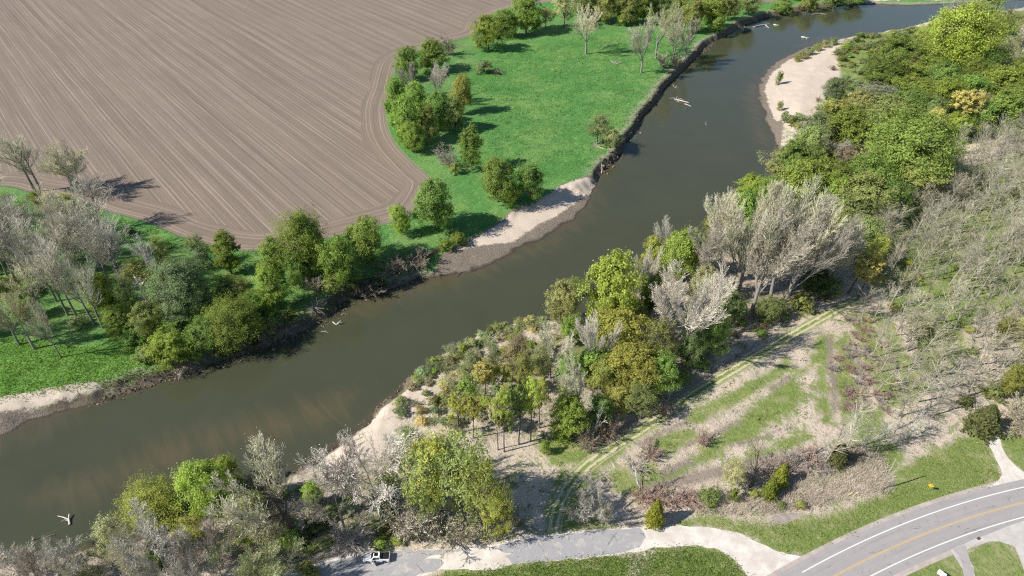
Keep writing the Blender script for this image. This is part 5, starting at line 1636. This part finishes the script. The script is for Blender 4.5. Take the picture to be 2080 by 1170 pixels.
drift('log', 'white forked log lying in the water at the lower left', [([(142, 1066, 0.1), (140, 1054, 0.3), (141, 1044, 0.7)], 0.27, 0.17), ([(141, 1056, 0.3), (130, 1051, 0.35), (117, 1048, 0.2)], 0.2, 0.09), ([(140, 1058, 0.1), (131, 1056, 0.1), (124, 1060, 0)], 0.09, 0.04)], WOODPALE)
drift('log', 'small dark log afloat below the white forked one', [([(96, 1090, 0.05), (104, 1087, 0.15), (112, 1086, 0.1)], 0.2, 0.12)], WOODDARK)
drift('log', 'dark branch sticking out of the water at the lower left', [([(66, 1098, 0.0), (72, 1092, 0.5), (71, 1088, 0.9)], 0.12, 0.05), ([(66, 1098, 0.0), (110, 1078, 0.0), (140, 1068, 0.05)], 0.06, 0.04)], WOODDARK)
drift('snag', 'white twisted snag in the water by the driftwood bank', [([(676, 654, 0.0), (684, 659, 0.5), (692, 651, 1.3)], 0.2, 0.09), ([(684, 659, 0.5), (688, 654, 0.7), (694, 656, 0.8)], 0.14, 0.06), ([(684, 659, 0.3), (690, 661, 0.1)], 0.1, 0.05)], WOODPALE, 'snag')
drift('snag', 'small pale branch in the water below the white twisted snag', [([(652, 674, 0.0), (660, 673, 0.25), (667, 676, 0.05)], 0.08, 0.04), ([(660, 673, 0.25), (661, 670, 0.6)], 0.06, 0.03)], WOODPALE, 'snag')
drift('log', 'dark stump in the shallows right of the white twisted snag', [([(694, 640, 0.0), (700, 637, 0.5), (708, 641, 0.1)], 0.3, 0.14), ([(700, 637, 0.4), (703, 642, 0.1)], 0.14, 0.07)], WOODDARK)
root_mass('root_mass', 'large bleached root mass standing in the river at the cut bank', 1375, 203, 0.2, 4.2, 20, WOODPALE, 1, trunk=(5.5, -4.5, 0.2), rad=0.15)
root_mass('root_mass', 'small bleached root mass behind the large one in the river', 1370, 178, 0.1, 2.6, 9, WOODPALE, 2, rad=0.15)
drift('log', 'thin pale log afloat right of the large root mass', [([(1391, 211, 0.05), (1397, 213, 0.2), (1404, 216, 0.05)], 0.24, 0.12)], WOODPALE)
drift('log', 'pale stub in the water below the thin log', [([(1394, 221, -0.1), (1394, 219, 0.6)], 0.35, 0.25)], WOODMID)
root_mass('root_mass', 'lone thin snag in the middle of the river', 1433, 252, 0.0, 2.2, 6, WOODMID, 3, flat=1.6, rad=0.10, cat='snag')
drift('log', 'long pale fallen trunk in the far bend of the river', [([(1528, 56, 0.0), (1540, 52, 0.5), (1562, 49, 0.3)], 0.5, 0.25), ([(1555, 51, 0.4), (1562, 57, 0.2)], 0.35, 0.15), ([(1534, 54, 0.2), (1529, 60, 0.1)], 0.2, 0.1)], WOODPALE)
drift('log', 'short pale log right of the long fallen trunk', [([(1572, 50, 0.1), (1577, 51, 0.5), (1582, 52, 0.2)], 0.55, 0.4)], WOODPALE)
drift('log', 'pale driftwood heap on the shoal off the sand bar', [([(1628, 75, 0.1), (1635, 76, 0.5), (1643, 77, 0.2)], 0.5, 0.3), ([(1632, 74, 0.2), (1640, 79, 0.3)], 0.3, 0.15)], WOODPALE)
drift('log', 'grey log drifting under the far bank', [([(1648, 30, 0.1), (1662, 27, 0.4), (1678, 29, 0.1)], 0.4, 0.2), ([(1660, 28, 0.3), (1668, 26, 0.6)], 0.2, 0.1)], WOODMID)
root_mass('root_mass', 'bleached deadwood heap lying in the upper meadow', 1252, 130, G, 4.5, 16, WOODMID, 4, trunk=(-3, 4, 0.6), rad=0.16)
root_mass('root_mass', 'dead roots of the leaning willow near the cut bank', 1208, 296, G, 5.0, 22, WOODMID, 5, trunk=(4, -4, 0.2), rad=0.12)
root_mass('root_mass', 'big grey root tangle at the shaded end of the gravel bar', 838, 545, 1.2, 4.6, 34, WOODMID, 6, rad=0.09, flat=0.8)
root_mass('root_mass', 'brown upturned root plate above the grey root tangle', 868, 520, 2.0, 2.6, 24, WOODDARK, 7, rad=0.12, flat=1.0)
root_mass('driftwood_pile', 'pale driftwood heap on the bank beside the white twisted snag', 640, 636, 1.4, 4.5, 44, WOODMID, 8, 'driftwood', rad=0.10, flat=0.45)
root_mass('driftwood_pile', 'driftwood tangle at the foot of the shaded bank', 585, 672, 1.0, 4.6, 30, WOODMID, 9, 'driftwood', rad=0.07, flat=0.5)
root_mass('driftwood_pile', 'pale drift pile on the bank top in the shade above the shallows', 735, 590, 1.0, 3.6, 26, WOODMID, 10, 'driftwood', rad=0.08, flat=0.5)
root_mass('driftwood_pile', 'sticks caught on the lower left bank below the bright green tree', 366, 762, 0.6, 2.6, 16, WOODPALE, 12, 'driftwood', rad=0.07, flat=0.35)
drift('log', 'white dead stem hanging down the cut bank below the meadow', [([(1222, 352, 0.2), (1223, 342, 2.2), (1222, 332, 4.2)], 0.22, 0.12)], WOODPALE)
drift('log', 'grey log at the top edge of the pale sand strip', [([(1162, 384, 2.2), (1170, 378, 2.6), (1178, 371, 3.0)], 0.25, 0.15)], WOODMID)
drift('log', 'brown branch at the tip of the near bank mud', [([(612, 938, 0.4), (640, 922, 0.8), (660, 912, 0.9), (676, 900, 1.4)], 0.14, 0.07)], WOODDARK)
drift('log', 'dark twig in the shallows off the gravel bar', [([(928, 562, 0.05), (940, 552, 0.3), (966, 548, 0.3)], 0.14, 0.06)], WOODDARK)
drift('log', 'fallen white trunk at the shaded wood edge', [([(1212, 858, 3.6), (1232, 846, 4.2), (1256, 833, 4.6)], 0.17, 0.08), ([(1236, 844, 4.3), (1246, 846, 4.2), (1262, 838, 4.6)], 0.08, 0.04)], WOODPALE)
drift('log', 'white fallen trunk across the brush near the conical evergreen', [([(1266, 1032, 3.7), (1284, 1016, 4.0), (1304, 1002, 4.2)], 0.16, 0.1)], WOODPALE)
drift('log', 'broken white trunk leaning in the brush left of the evergreen', [([(1290, 952, 6.0), (1294, 978, 5.0), (1302, 1000, 4.2)], 0.10, 0.16), ([(1292, 966, 5.4), (1284, 955, 6.2)], 0.06, 0.03)], WOODPALE)
drift('log', 'pale short stub standing right of the bent white trunk', [([(1330, 1016, 3.4), (1330, 1004, 5.4)], 0.16, 0.12)], WOODPALE)
drift('log', 'white branch lying in the woods of the left bank', [([(50, 458, 3.8), (65, 460, 4.2), (80, 455, 4.8)], 0.2, 0.08)], WOODPALE)
drift('log', 'pale log on the grass near the leaning tree', [([(412, 545, 3.6), (420, 540, 4.0), (430, 538, 3.9)], 0.3, 0.2)], WOODPALE)

# ------------------------------------------------------------------ utility pole, guy guards, signs
POLEM = mat_plain('pole_wood', (0.44, 0.37, 0.30), 0.85, 0.15, 0.25, 1.5)
STEEL = mat_plain('galvanised_steel', (0.42, 0.42, 0.42), 0.5, 0.5, 0.1, 4.0, 0.6)


def tube_obj(name, pts, r0, r1, mat, parent=None, sides=8):
    pts = np.array(pts, float)
    n = len(pts) - 1
    R = np.linspace(r0, r1, n + 1)
    V, q, _ = tubes(pts[:-1], pts[1:], R[:-1], R[1:], sides)
    return link(name, make_mesh(name, V, q, mat, None, True), parent)


def box_mesh(name, lo, hi, mat, bevel=0.0):
    x0, y0, z0 = lo
    x1, y1, z1 = hi
    V = [(x0, y0, z0), (x1, y0, z0), (x1, y1, z0), (x0, y1, z0), (x0, y0, z1), (x1, y0, z1), (x1, y1, z1), (x0, y1, z1)]
    return make_mesh(name, np.array(V), [(0, 3, 2, 1), (4, 5, 6, 7), (0, 1, 5, 4), (1, 2, 6, 5), (2, 3, 7, 6), (3, 0, 4, 7)], mat)


def bevel(o, w=0.03, seg=2):
    m = o.modifiers.new('bevel', 'BEVEL')
    m.width = w
    m.segments = seg
    m.limit_method = 'ANGLE'
    m.angle_limit = math.radians(28)
    return o


px_, py_ = at(1787, 996)
pole = thing('utility_pole', 'tall wooden utility pole standing in the dry grass by the road', 'pole', (px_, py_, G))
tube_obj('pole', [(0, 0, -0.6), (0, 0, 4), (0, 0, 8), (0, 0, 12.0)], 0.19, 0.12, POLEM, pole, 10)
tube_obj('ground_rod', [(-0.17, -0.08, 0.0), (-0.15, -0.08, 8.0)], 0.03, 0.03, STEEL, pole, 5)
tube_obj('insulator', [(0, 0, 12.0), (0, 0, 12.12), (0, 0, 12.3)], 0.05, 0.03, STEEL, pole, 8)
ga = at(1717, 1010)
gb = at(1731, 1009)
for (gx_, gy_), lab in ((ga, 'yellow guy wire guard left of the pole'), (gb, 'yellow guy wire guard between the other guard and the pole')):
    t = thing('guy_wire', lab, 'guy wire', (gx_, gy_, G))
    v = np.array([px_ - gx_, py_ - gy_, 11.0])
    tube_obj('guard', [(0, 0, 0), tuple(v * 0.145)], 0.075, 0.075, mat_plain('guard_yellow', (0.72, 0.60, 0.25), 0.5, 0.4), t, 6)
    tube_obj('wire', [tuple(v * 0.145), tuple(v)], 0.010, 0.010, STEEL, t, 4)

# yellow curve warning sign
sx, sy = at(1884.6, 997.7)
sg = thing('road_sign', 'small yellow diamond warning sign on a post in the roadside grass', 'road sign', (sx, sy, G), math.radians(-32))
tube_obj('post', [(0, 0, -0.3), (0, 0, 2.55)], 0.035, 0.035, STEEL, sg, 6)
hs = 0.68
dia = make_mesh('plate', np.array([(0, -0.045, 2.2 - hs), (hs, -0.045, 2.2), (0, -0.045, 2.2 + hs), (-hs, -0.045, 2.2), (0, -0.05 + 0.02, 2.2 - hs), (hs, -0.03, 2.2), (0, -0.03, 2.2 + hs), (-hs, -0.03, 2.2)]),
                [(0, 1, 2, 3), (7, 6, 5, 4), (0, 4, 5, 1), (1, 5, 6, 2), (2, 6, 7, 3), (3, 7, 4, 0)], mat_plain('sign_yellow', (0.78, 0.52, 0.04), 0.45, 0.4, 0.05))
pl_ = link('plate', dia, sg)
BLACK = mat_plain('black_paint_and_cabin_shade', (0.02, 0.02, 0.02), 0.5, 0.3)  # real black parts, and the painted shade in the truck's door opening
ar = [(-0.10, 1.88), (-0.02, 1.88), (-0.02, 2.12), (0.14, 2.30), (0.20, 2.24), (0.22, 2.46), (0.0, 2.44), (0.08, 2.37), (-0.10, 2.16)]
link('arrow', make_mesh('arrow', np.array([(a, -0.049, b) for a, b in ar]), [tuple(range(len(ar)))], BLACK), pl_)
# white board on two posts at the bottom edge
bx0, by0 = at(1901, 1168)
bx1, by1 = at(1915, 1178)
ang = math.atan2(by1 - by0, bx1 - bx0)
Lb = math.hypot(bx1 - bx0, by1 - by0)
bd = thing('sign_board', 'white sign board on two wooden posts in the lower right lawn', 'sign', (bx0, by0, G), ang)
for xx in (0.15, Lb - 0.15):
    tube_obj('post', [(xx, 0.08, -0.3), (xx, 0.08, 2.2)], 0.06, 0.06, POLEM, bd, 6)
bevel(link('panel', box_mesh('panel', (-0.1, -0.06, 0.75), (Lb + 0.1, 0.0, 2.25), mat_plain('white_board', (0.82, 0.82, 0.84), 0.4, 0.4, 0.04)), bd), 0.015)
for xx in (0.15, Lb - 0.15):
    tube_obj('brace', [(xx, 0.1, 1.5), (xx, 1.2, 0.0)], 0.035, 0.035, POLEM, bd, 5)
# dark marker post at the edge of the lower lawn
mx_, my_ = at(1496, 1152)
mk = thing('marker_post', 'short dark marker post where the lower lawn meets the gravel road', 'post', (mx_, my_, G))
tube_obj('post', [(0, 0, -0.3), (0, 0, 1.15)], 0.06, 0.06, WOODDARK, mk, 6)
link('cap', box_mesh('cap', (-0.09, -0.05, 1.15), (0.09, 0.05, 1.32), BLACK), mk)
# storm drain grate in the gutter
dx_, dy_ = at(1988, 1094)
dr = thing('storm_drain', 'rusty storm drain grate in the gutter by the road edge', 'drain', (dx_, dy_, G + 0.04), math.radians(30))
RUST = mat_plain('rusty_iron', (0.20, 0.11, 0.08), 0.8, 0.3, 0.3)
link('frame', box_mesh('frame', (-0.5, -0.3, 0), (0.5, 0.3, 0.03), RUST), dr)
gr_ = bpy.data.meshes.new('grate')
V, q = [], []
for i in range(7):
    xx = -0.40 + i * 0.125
    b0 = len(V)
    V += [(xx, -0.24, 0.034), (xx + 0.05, -0.24, 0.034), (xx + 0.05, 0.24, 0.034), (xx, 0.24, 0.034)]
    q.append((b0, b0 + 1, b0 + 2, b0 + 3))
link('grate', make_mesh('grate', np.array(V), q, BLACK), dr)

# ------------------------------------------------------------------ the parked pickup
PAINT = NT('white_car_paint')
nn = PAINT.noise(PAINT.objco(), 3.0, 3)
PAINT.fin(PAINT.mix(nn, (0.80, 0.80, 0.80), (0.84, 0.84, 0.84)), 0.28, 0.5)
PAINT.b.inputs['Coat Weight'].default_value = 0.6
PAINT.b.inputs['Coat Roughness'].default_value = 0.05
PAINT = PAINT.m
GLASS = mat_plain('dark_glass', (0.012, 0.014, 0.017), 0.05, 0.6)
TYRE = mat_plain('tyre_rubber', (0.02, 0.02, 0.02), 0.85, 0.2)
RIM = mat_plain('rim_metal', (0.35, 0.35, 0.36), 0.3, 0.5, 0.1, 4, 0.8)
TRIM = mat_plain('dark_trim', (0.03, 0.03, 0.032), 0.6, 0.3)
COVER = mat_plain('black_vinyl', (0.016, 0.016, 0.017), 0.65, 0.3)
LAMP = mat_plain('lamp_lens', (0.75, 0.77, 0.80), 0.1, 0.6)
RED = mat_plain('red_lens', (0.40, 0.02, 0.02), 0.2, 0.5)

tx, ty_ = at(766, 1136)
truck = thing('pickup_truck', 'white pickup truck with its driver door open, parked on the paved lane', 'pickup truck', (tx, ty_, G + 0.02), math.radians(1.5))
HW = 0.98


def prism_side(name, pts, y0, y1, mat, parent, bev=0.05):
    """side outline (x, z) pushed across the truck from y0 to y1"""
    n = len(pts)
    V = [(a, y0, b) for a, b in pts] + [(a, y1, b) for a, b in pts]
    Fq = [tuple(range(n)), tuple(range(2 * n - 1, n - 1, -1))]
    for i in range(n):
        j = (i + 1) % n
        Fq.append((j, i, n + i, n + j))
    o = link(name, make_mesh(name, np.array(V), Fq, mat), parent)
    if bev:
        bevel(o, bev, 3)
    return o


def arch(cx, r, n=7):
    return [(cx - r * math.cos(math.pi * i / n), 0.42 + r * math.sin(math.pi * i / n) * 1.02) for i in range(n + 1)]


XF, XR = -2.9, 2.9
FA, RA = -1.92, 1.78
outline = [(XF, 0.55), (XF + 0.03, 0.42)] + [(FA - 0.52, 0.40)] + arch(FA, 0.50) + [(FA + 0.52, 0.36), (RA - 0.52, 0.36)] + arch(RA, 0.50) + [(RA + 0.52, 0.42), (XR - 0.05, 0.46), (XR, 0.60), (XR, 1.30), (0.98, 1.32),
           (0.95, 1.16), (-1.15, 1.16), (-1.25, 1.20), (-2.3, 1.14), (XF + 0.12, 1.04), (XF, 0.92)]
outline = outline[::-1]
body = prism_side('body', outline, -HW, HW, PAINT, truck, 0.07)
# cab: a tapered greenhouse
def frus(name, b, t, z0, z1, wb, wt, mat, parent, bev=0.06):
    V = [(b[0], -wb, z0), (b[1], -wb, z0), (b[1], wb, z0), (b[0], wb, z0), (t[0], -wt, z1), (t[1], -wt, z1), (t[1], wt, z1), (t[0], wt, z1)]
    o = link(name, make_mesh(name, np.array(V), [(0, 3, 2, 1), (4, 5, 6, 7), (0, 1, 5, 4), (1, 2, 6, 5), (2, 3, 7, 6), (3, 0, 4, 7)], mat), parent)
    if bev:
        bevel(o, bev, 3)
    return o


CB, CTp, Z0, Z1, WB, WT = (-1.25, 0.98), (-0.58, 0.82), 1.13, 1.93, 0.93, 0.74
frus('cab', CB, CTp, Z0, Z1, WB, WT, PAINT, truck)


def cabpt(u, s, side):
    """a point on a cab face: u along, s up (0..1)"""
    xb = CB[0] + (CB[1] - CB[0]) * u
    xt = CTp[0] + (CTp[1] - CTp[0]) * u
    return np.array([xb + (xt - xb) * s, side * (WB + (WT - WB) * s), Z0 + (Z1 - Z0) * s])


def pane(name, pts, off, mat, parent):
    pts = np.array(pts, float)
    n = np.cross(pts[1] - pts[0], pts[2] - pts[0])
    n = n / np.linalg.norm(n)
    if n @ np.array(off) < 0:
        n = -n
    V = np.concatenate([pts + n * 0.012, pts - n * 0.01])
    k = len(pts)
    Fq = [tuple(range(k)), tuple(range(2 * k - 1, k - 1, -1))] + [(i, k + i, k + (i + 1) % k, (i + 1) % k) for i in range(k)]
    return link(name, make_mesh(name, V, Fq, mat), parent)


def lerp_face(a, b, c, d, u, s):
    a, b, c, d = map(np.array, (a, b, c, d))
    return (a * (1 - u) + b * u) * (1 - s) + (d * (1 - u) + c * u) * s


fa, fb, fc_, fd = cabpt(0, 0, -1), cabpt(0, 0, 1), cabpt(0, 1, 1), cabpt(0, 1, -1)
pane('windscreen', [lerp_face(fa, fb, fc_, fd, u, s) for u, s in ((0.06, 0.06), (0.94, 0.06), (0.92, 0.92), (0.08, 0.92))], (-1, 0, 0.5), GLASS, truck)
ra, rb, rc_, rd = cabpt(1, 0, -1), cabpt(1, 0, 1), cabpt(1, 1, 1), cabpt(1, 1, -1)
pane('rear_window', [lerp_face(ra, rb, rc_, rd, u, s) for u, s in ((0.08, 0.22), (0.92, 0.22), (0.90, 0.88), (0.10, 0.88))], (1, 0, 0.2), GLASS, truck)
for side in (-1, 1):
    for u0, u1 in ((0.14, 0.50), (0.55, 0.90)):
        if side == -1 and u0 < 0.3:
            continue
        pane('side_window', [cabpt(u0, 0.18, side), cabpt(u1, 0.18, side), cabpt(u1, 0.86, side), cabpt(max(u0, 0.12), 0.86, side)], (0, side, 0.3), GLASS, truck)
# open driver's door: flat black panels stand in for the shade inside the cabin
pane('doorway_shade', [(-1.02, -HW - 0.002, 0.50), (-0.02, -HW - 0.002, 0.50), (-0.02, -HW - 0.002, 1.12), (-1.02, -HW - 0.002, 1.12)], (0, -1, 0), BLACK, truck)
pane('doorway_shade', [cabpt(0.10, 0.02, -1), cabpt(0.52, 0.02, -1), cabpt(0.52, 0.90, -1), cabpt(0.14, 0.90, -1)], (0, -1, 0.3), BLACK, truck)
pane('sunroof', [(-0.42, -0.44, Z1), (0.42, -0.44, Z1), (0.42, 0.44, Z1), (-0.42, 0.44, Z1)], (0, 0, 1), GLASS, truck)
bevel(link('bed_cover', box_mesh('bed_cover', (1.06, -0.83, 1.28), (2.80, 0.83, 1.345), COVER), truck), 0.02)
bevel(link('tailgate', box_mesh('tailgate', (2.905, -0.80, 0.72), (2.945, 0.80, 1.27), PAINT), truck), 0.02)
bevel(link('rear_bumper', box_mesh('rear_bumper', (2.905, -0.92, 0.46), (3.04, 0.92, 0.66), RIM), truck), 0.03)
bevel(link('front_bumper', box_mesh('front_bumper', (-3.03, -0.94, 0.44), (-2.905, 0.94, 0.66), TRIM), truck), 0.03)
bevel(link('grille', box_mesh('grille', (-2.93, -0.56, 0.70), (-2.895, 0.56, 0.98), TRIM), truck), 0.01)
for s in (-1, 1):
    bevel(link('headlight', box_mesh('headlight', (-2.925, s * 0.76 - 0.15, 0.74), (-2.86, s * 0.76 + 0.15, 0.96), LAMP), truck), 0.02)
    bevel(link('tail_light', box_mesh('tail_light', (2.86, s * 0.90 - 0.07, 0.80), (2.925, s * 0.90 + 0.07, 1.22), RED), truck), 0.02)
    for wx in (FA, RA):
        an = np.arange(20) * 2 * math.pi / 20
        prof = [(0.24, 0.13), (0.36, 0.14), (0.385, 0.10), (0.385, -0.10), (0.36, -0.14), (0.24, -0.13)]
        V = np.array([(rr * math.cos(t), yy, rr * math.sin(t)) for rr, yy in prof for t in an])
        q = [(i * 20 + j, i * 20 + (j + 1) % 20, ((i + 1) % 6) * 20 + (j + 1) % 20, ((i + 1) % 6) * 20 + j) for i in range(6) for j in range(20)]
        hub = thing('wheel', None, None)
        hub.parent = truck
        hub.location = (wx, s * 0.86, 0.385)
        link('tyre', make_mesh('tyre', V, q, TYRE, None, True), hub)
        V = np.array([(0.25 * math.cos(t), s * 0.10, 0.25 * math.sin(t)) for t in an] + [(0, s * 0.06, 0)] + [(0.25 * math.cos(t), -s * 0.10, 0.25 * math.sin(t)) for t in an])
        q = [(j, (j + 1) % 20, 20) for j in range(20)] + [(j, 21 + j, 21 + (j + 1) % 20, (j + 1) % 20) for j in range(20)]
        link('rim', make_mesh('rim', V, q, RIM), hub)
    mr = link('mirror', box_mesh('mirror', (-1.0, s * 1.16 - 0.11, 1.14), (-0.88, s * 1.16 + 0.11, 1.36), PAINT), truck) if s == 1 else None
    if mr:
        bevel(mr, 0.03)
# the open door: hinged at its front edge, swung out about sixty degrees
hinge = thing('door', 'open driver door', None)
del hinge['label']
hinge.parent = truck
hinge.location = (-1.02, -HW - 0.01, 0)
hinge.rotation_euler = (0, 0, math.radians(-58))
V = np.array([(0, -0.05, 0.48), (1.02, -0.05, 0.48), (1.02, -0.05, 1.14), (0, -0.05, 1.14), (0, 0.05, 0.48), (1.02, 0.05, 0.48), (1.02, 0.05, 1.14), (0, 0.05, 1.14)])
bevel(link('door_panel', make_mesh('door_panel', V, [(0, 1, 2, 3), (7, 6, 5, 4), (0, 4, 5, 1), (1, 5, 6, 2), (2, 6, 7, 3), (3, 7, 4, 0)], PAINT), hinge), 0.02)
fr = [(0.0, 1.14), (0.52, 1.86), (1.0, 1.86), (1.02, 1.14)]
tube_obj('window_frame', [(a, 0.02 + (b - 1.14) * 0.22, b) for a, b in fr], 0.035, 0.035, PAINT, hinge, 6)
link('window', make_mesh('window', np.array([(a, 0.02 + (b - 1.14) * 0.22, b) for a, b in fr]), [(0, 1, 2, 3)], GLASS), hinge)
link('handle', box_mesh('handle', (0.82, -0.075, 0.98), (0.97, -0.052, 1.02), TRIM), hinge)
bevel(link('mirror', box_mesh('mirror', (0.05, -0.28, 1.14), (0.17, -0.06, 1.36), PAINT), hinge), 0.03)

# ------------------------------------------------------------------ camera, sun, sky
cam = bpy.data.objects.new('camera', bpy.data.cameras.new('camera'))
C.objects.link(cam)
cam.location = (0, 0, CAMZ)
cam.rotation_euler = (math.pi / 2 - TH, 0, 0)
cam.data.sensor_width = 36.0
cam.data.lens = F / 2080.0 * 36.0
cam.data.clip_start = 1.0
cam.data.clip_end = 9000.0
sc = bpy.context.scene
sc.camera = cam

EL = math.radians(40.6)
sun_to = Vector((-0.949 * math.cos(EL), -0.313 * math.cos(EL), math.sin(EL)))
sl = bpy.data.lights.new('sun', 'SUN')
sl.energy = 5.0
sl.angle = math.radians(0.53)
sl.color = (1.0, 0.95, 0.865)
so = bpy.data.objects.new('sun', sl)
C.objects.link(so)
so.rotation_euler = sun_to.to_track_quat('Z', 'Y').to_euler()
w = bpy.data.worlds.new('World')
sc.world = w
w.use_nodes = True
sky = w.node_tree.nodes.new('ShaderNodeTexSky')
sky.sky_type = 'NISHITA'
sky.sun_disc = False
sky.sun_elevation = EL
sky.sun_rotation = math.atan2(-0.949, -0.313) % (2 * math.pi)
bg = w.node_tree.nodes['Background']
w.node_tree.links.new(sky.outputs[0], bg.inputs[0])
bg.inputs[1].default_value = 0.085
sky.dust_density = 0.0
sky.ozone_density = 3.0
sc.view_settings.view_transform = 'Standard'
sc.view_settings.look = 'None'
sc.view_settings.exposure = 0.32
sc.view_settings.gamma = 1.0
sc.cycles.max_bounces = 6
sc.cycles.diffuse_bounces = 3
sc.cycles.transparent_max_bounces = 4
sc.cycles.filter_width = 1.2
sc.cycles.use_denoising = False
print('scene built')
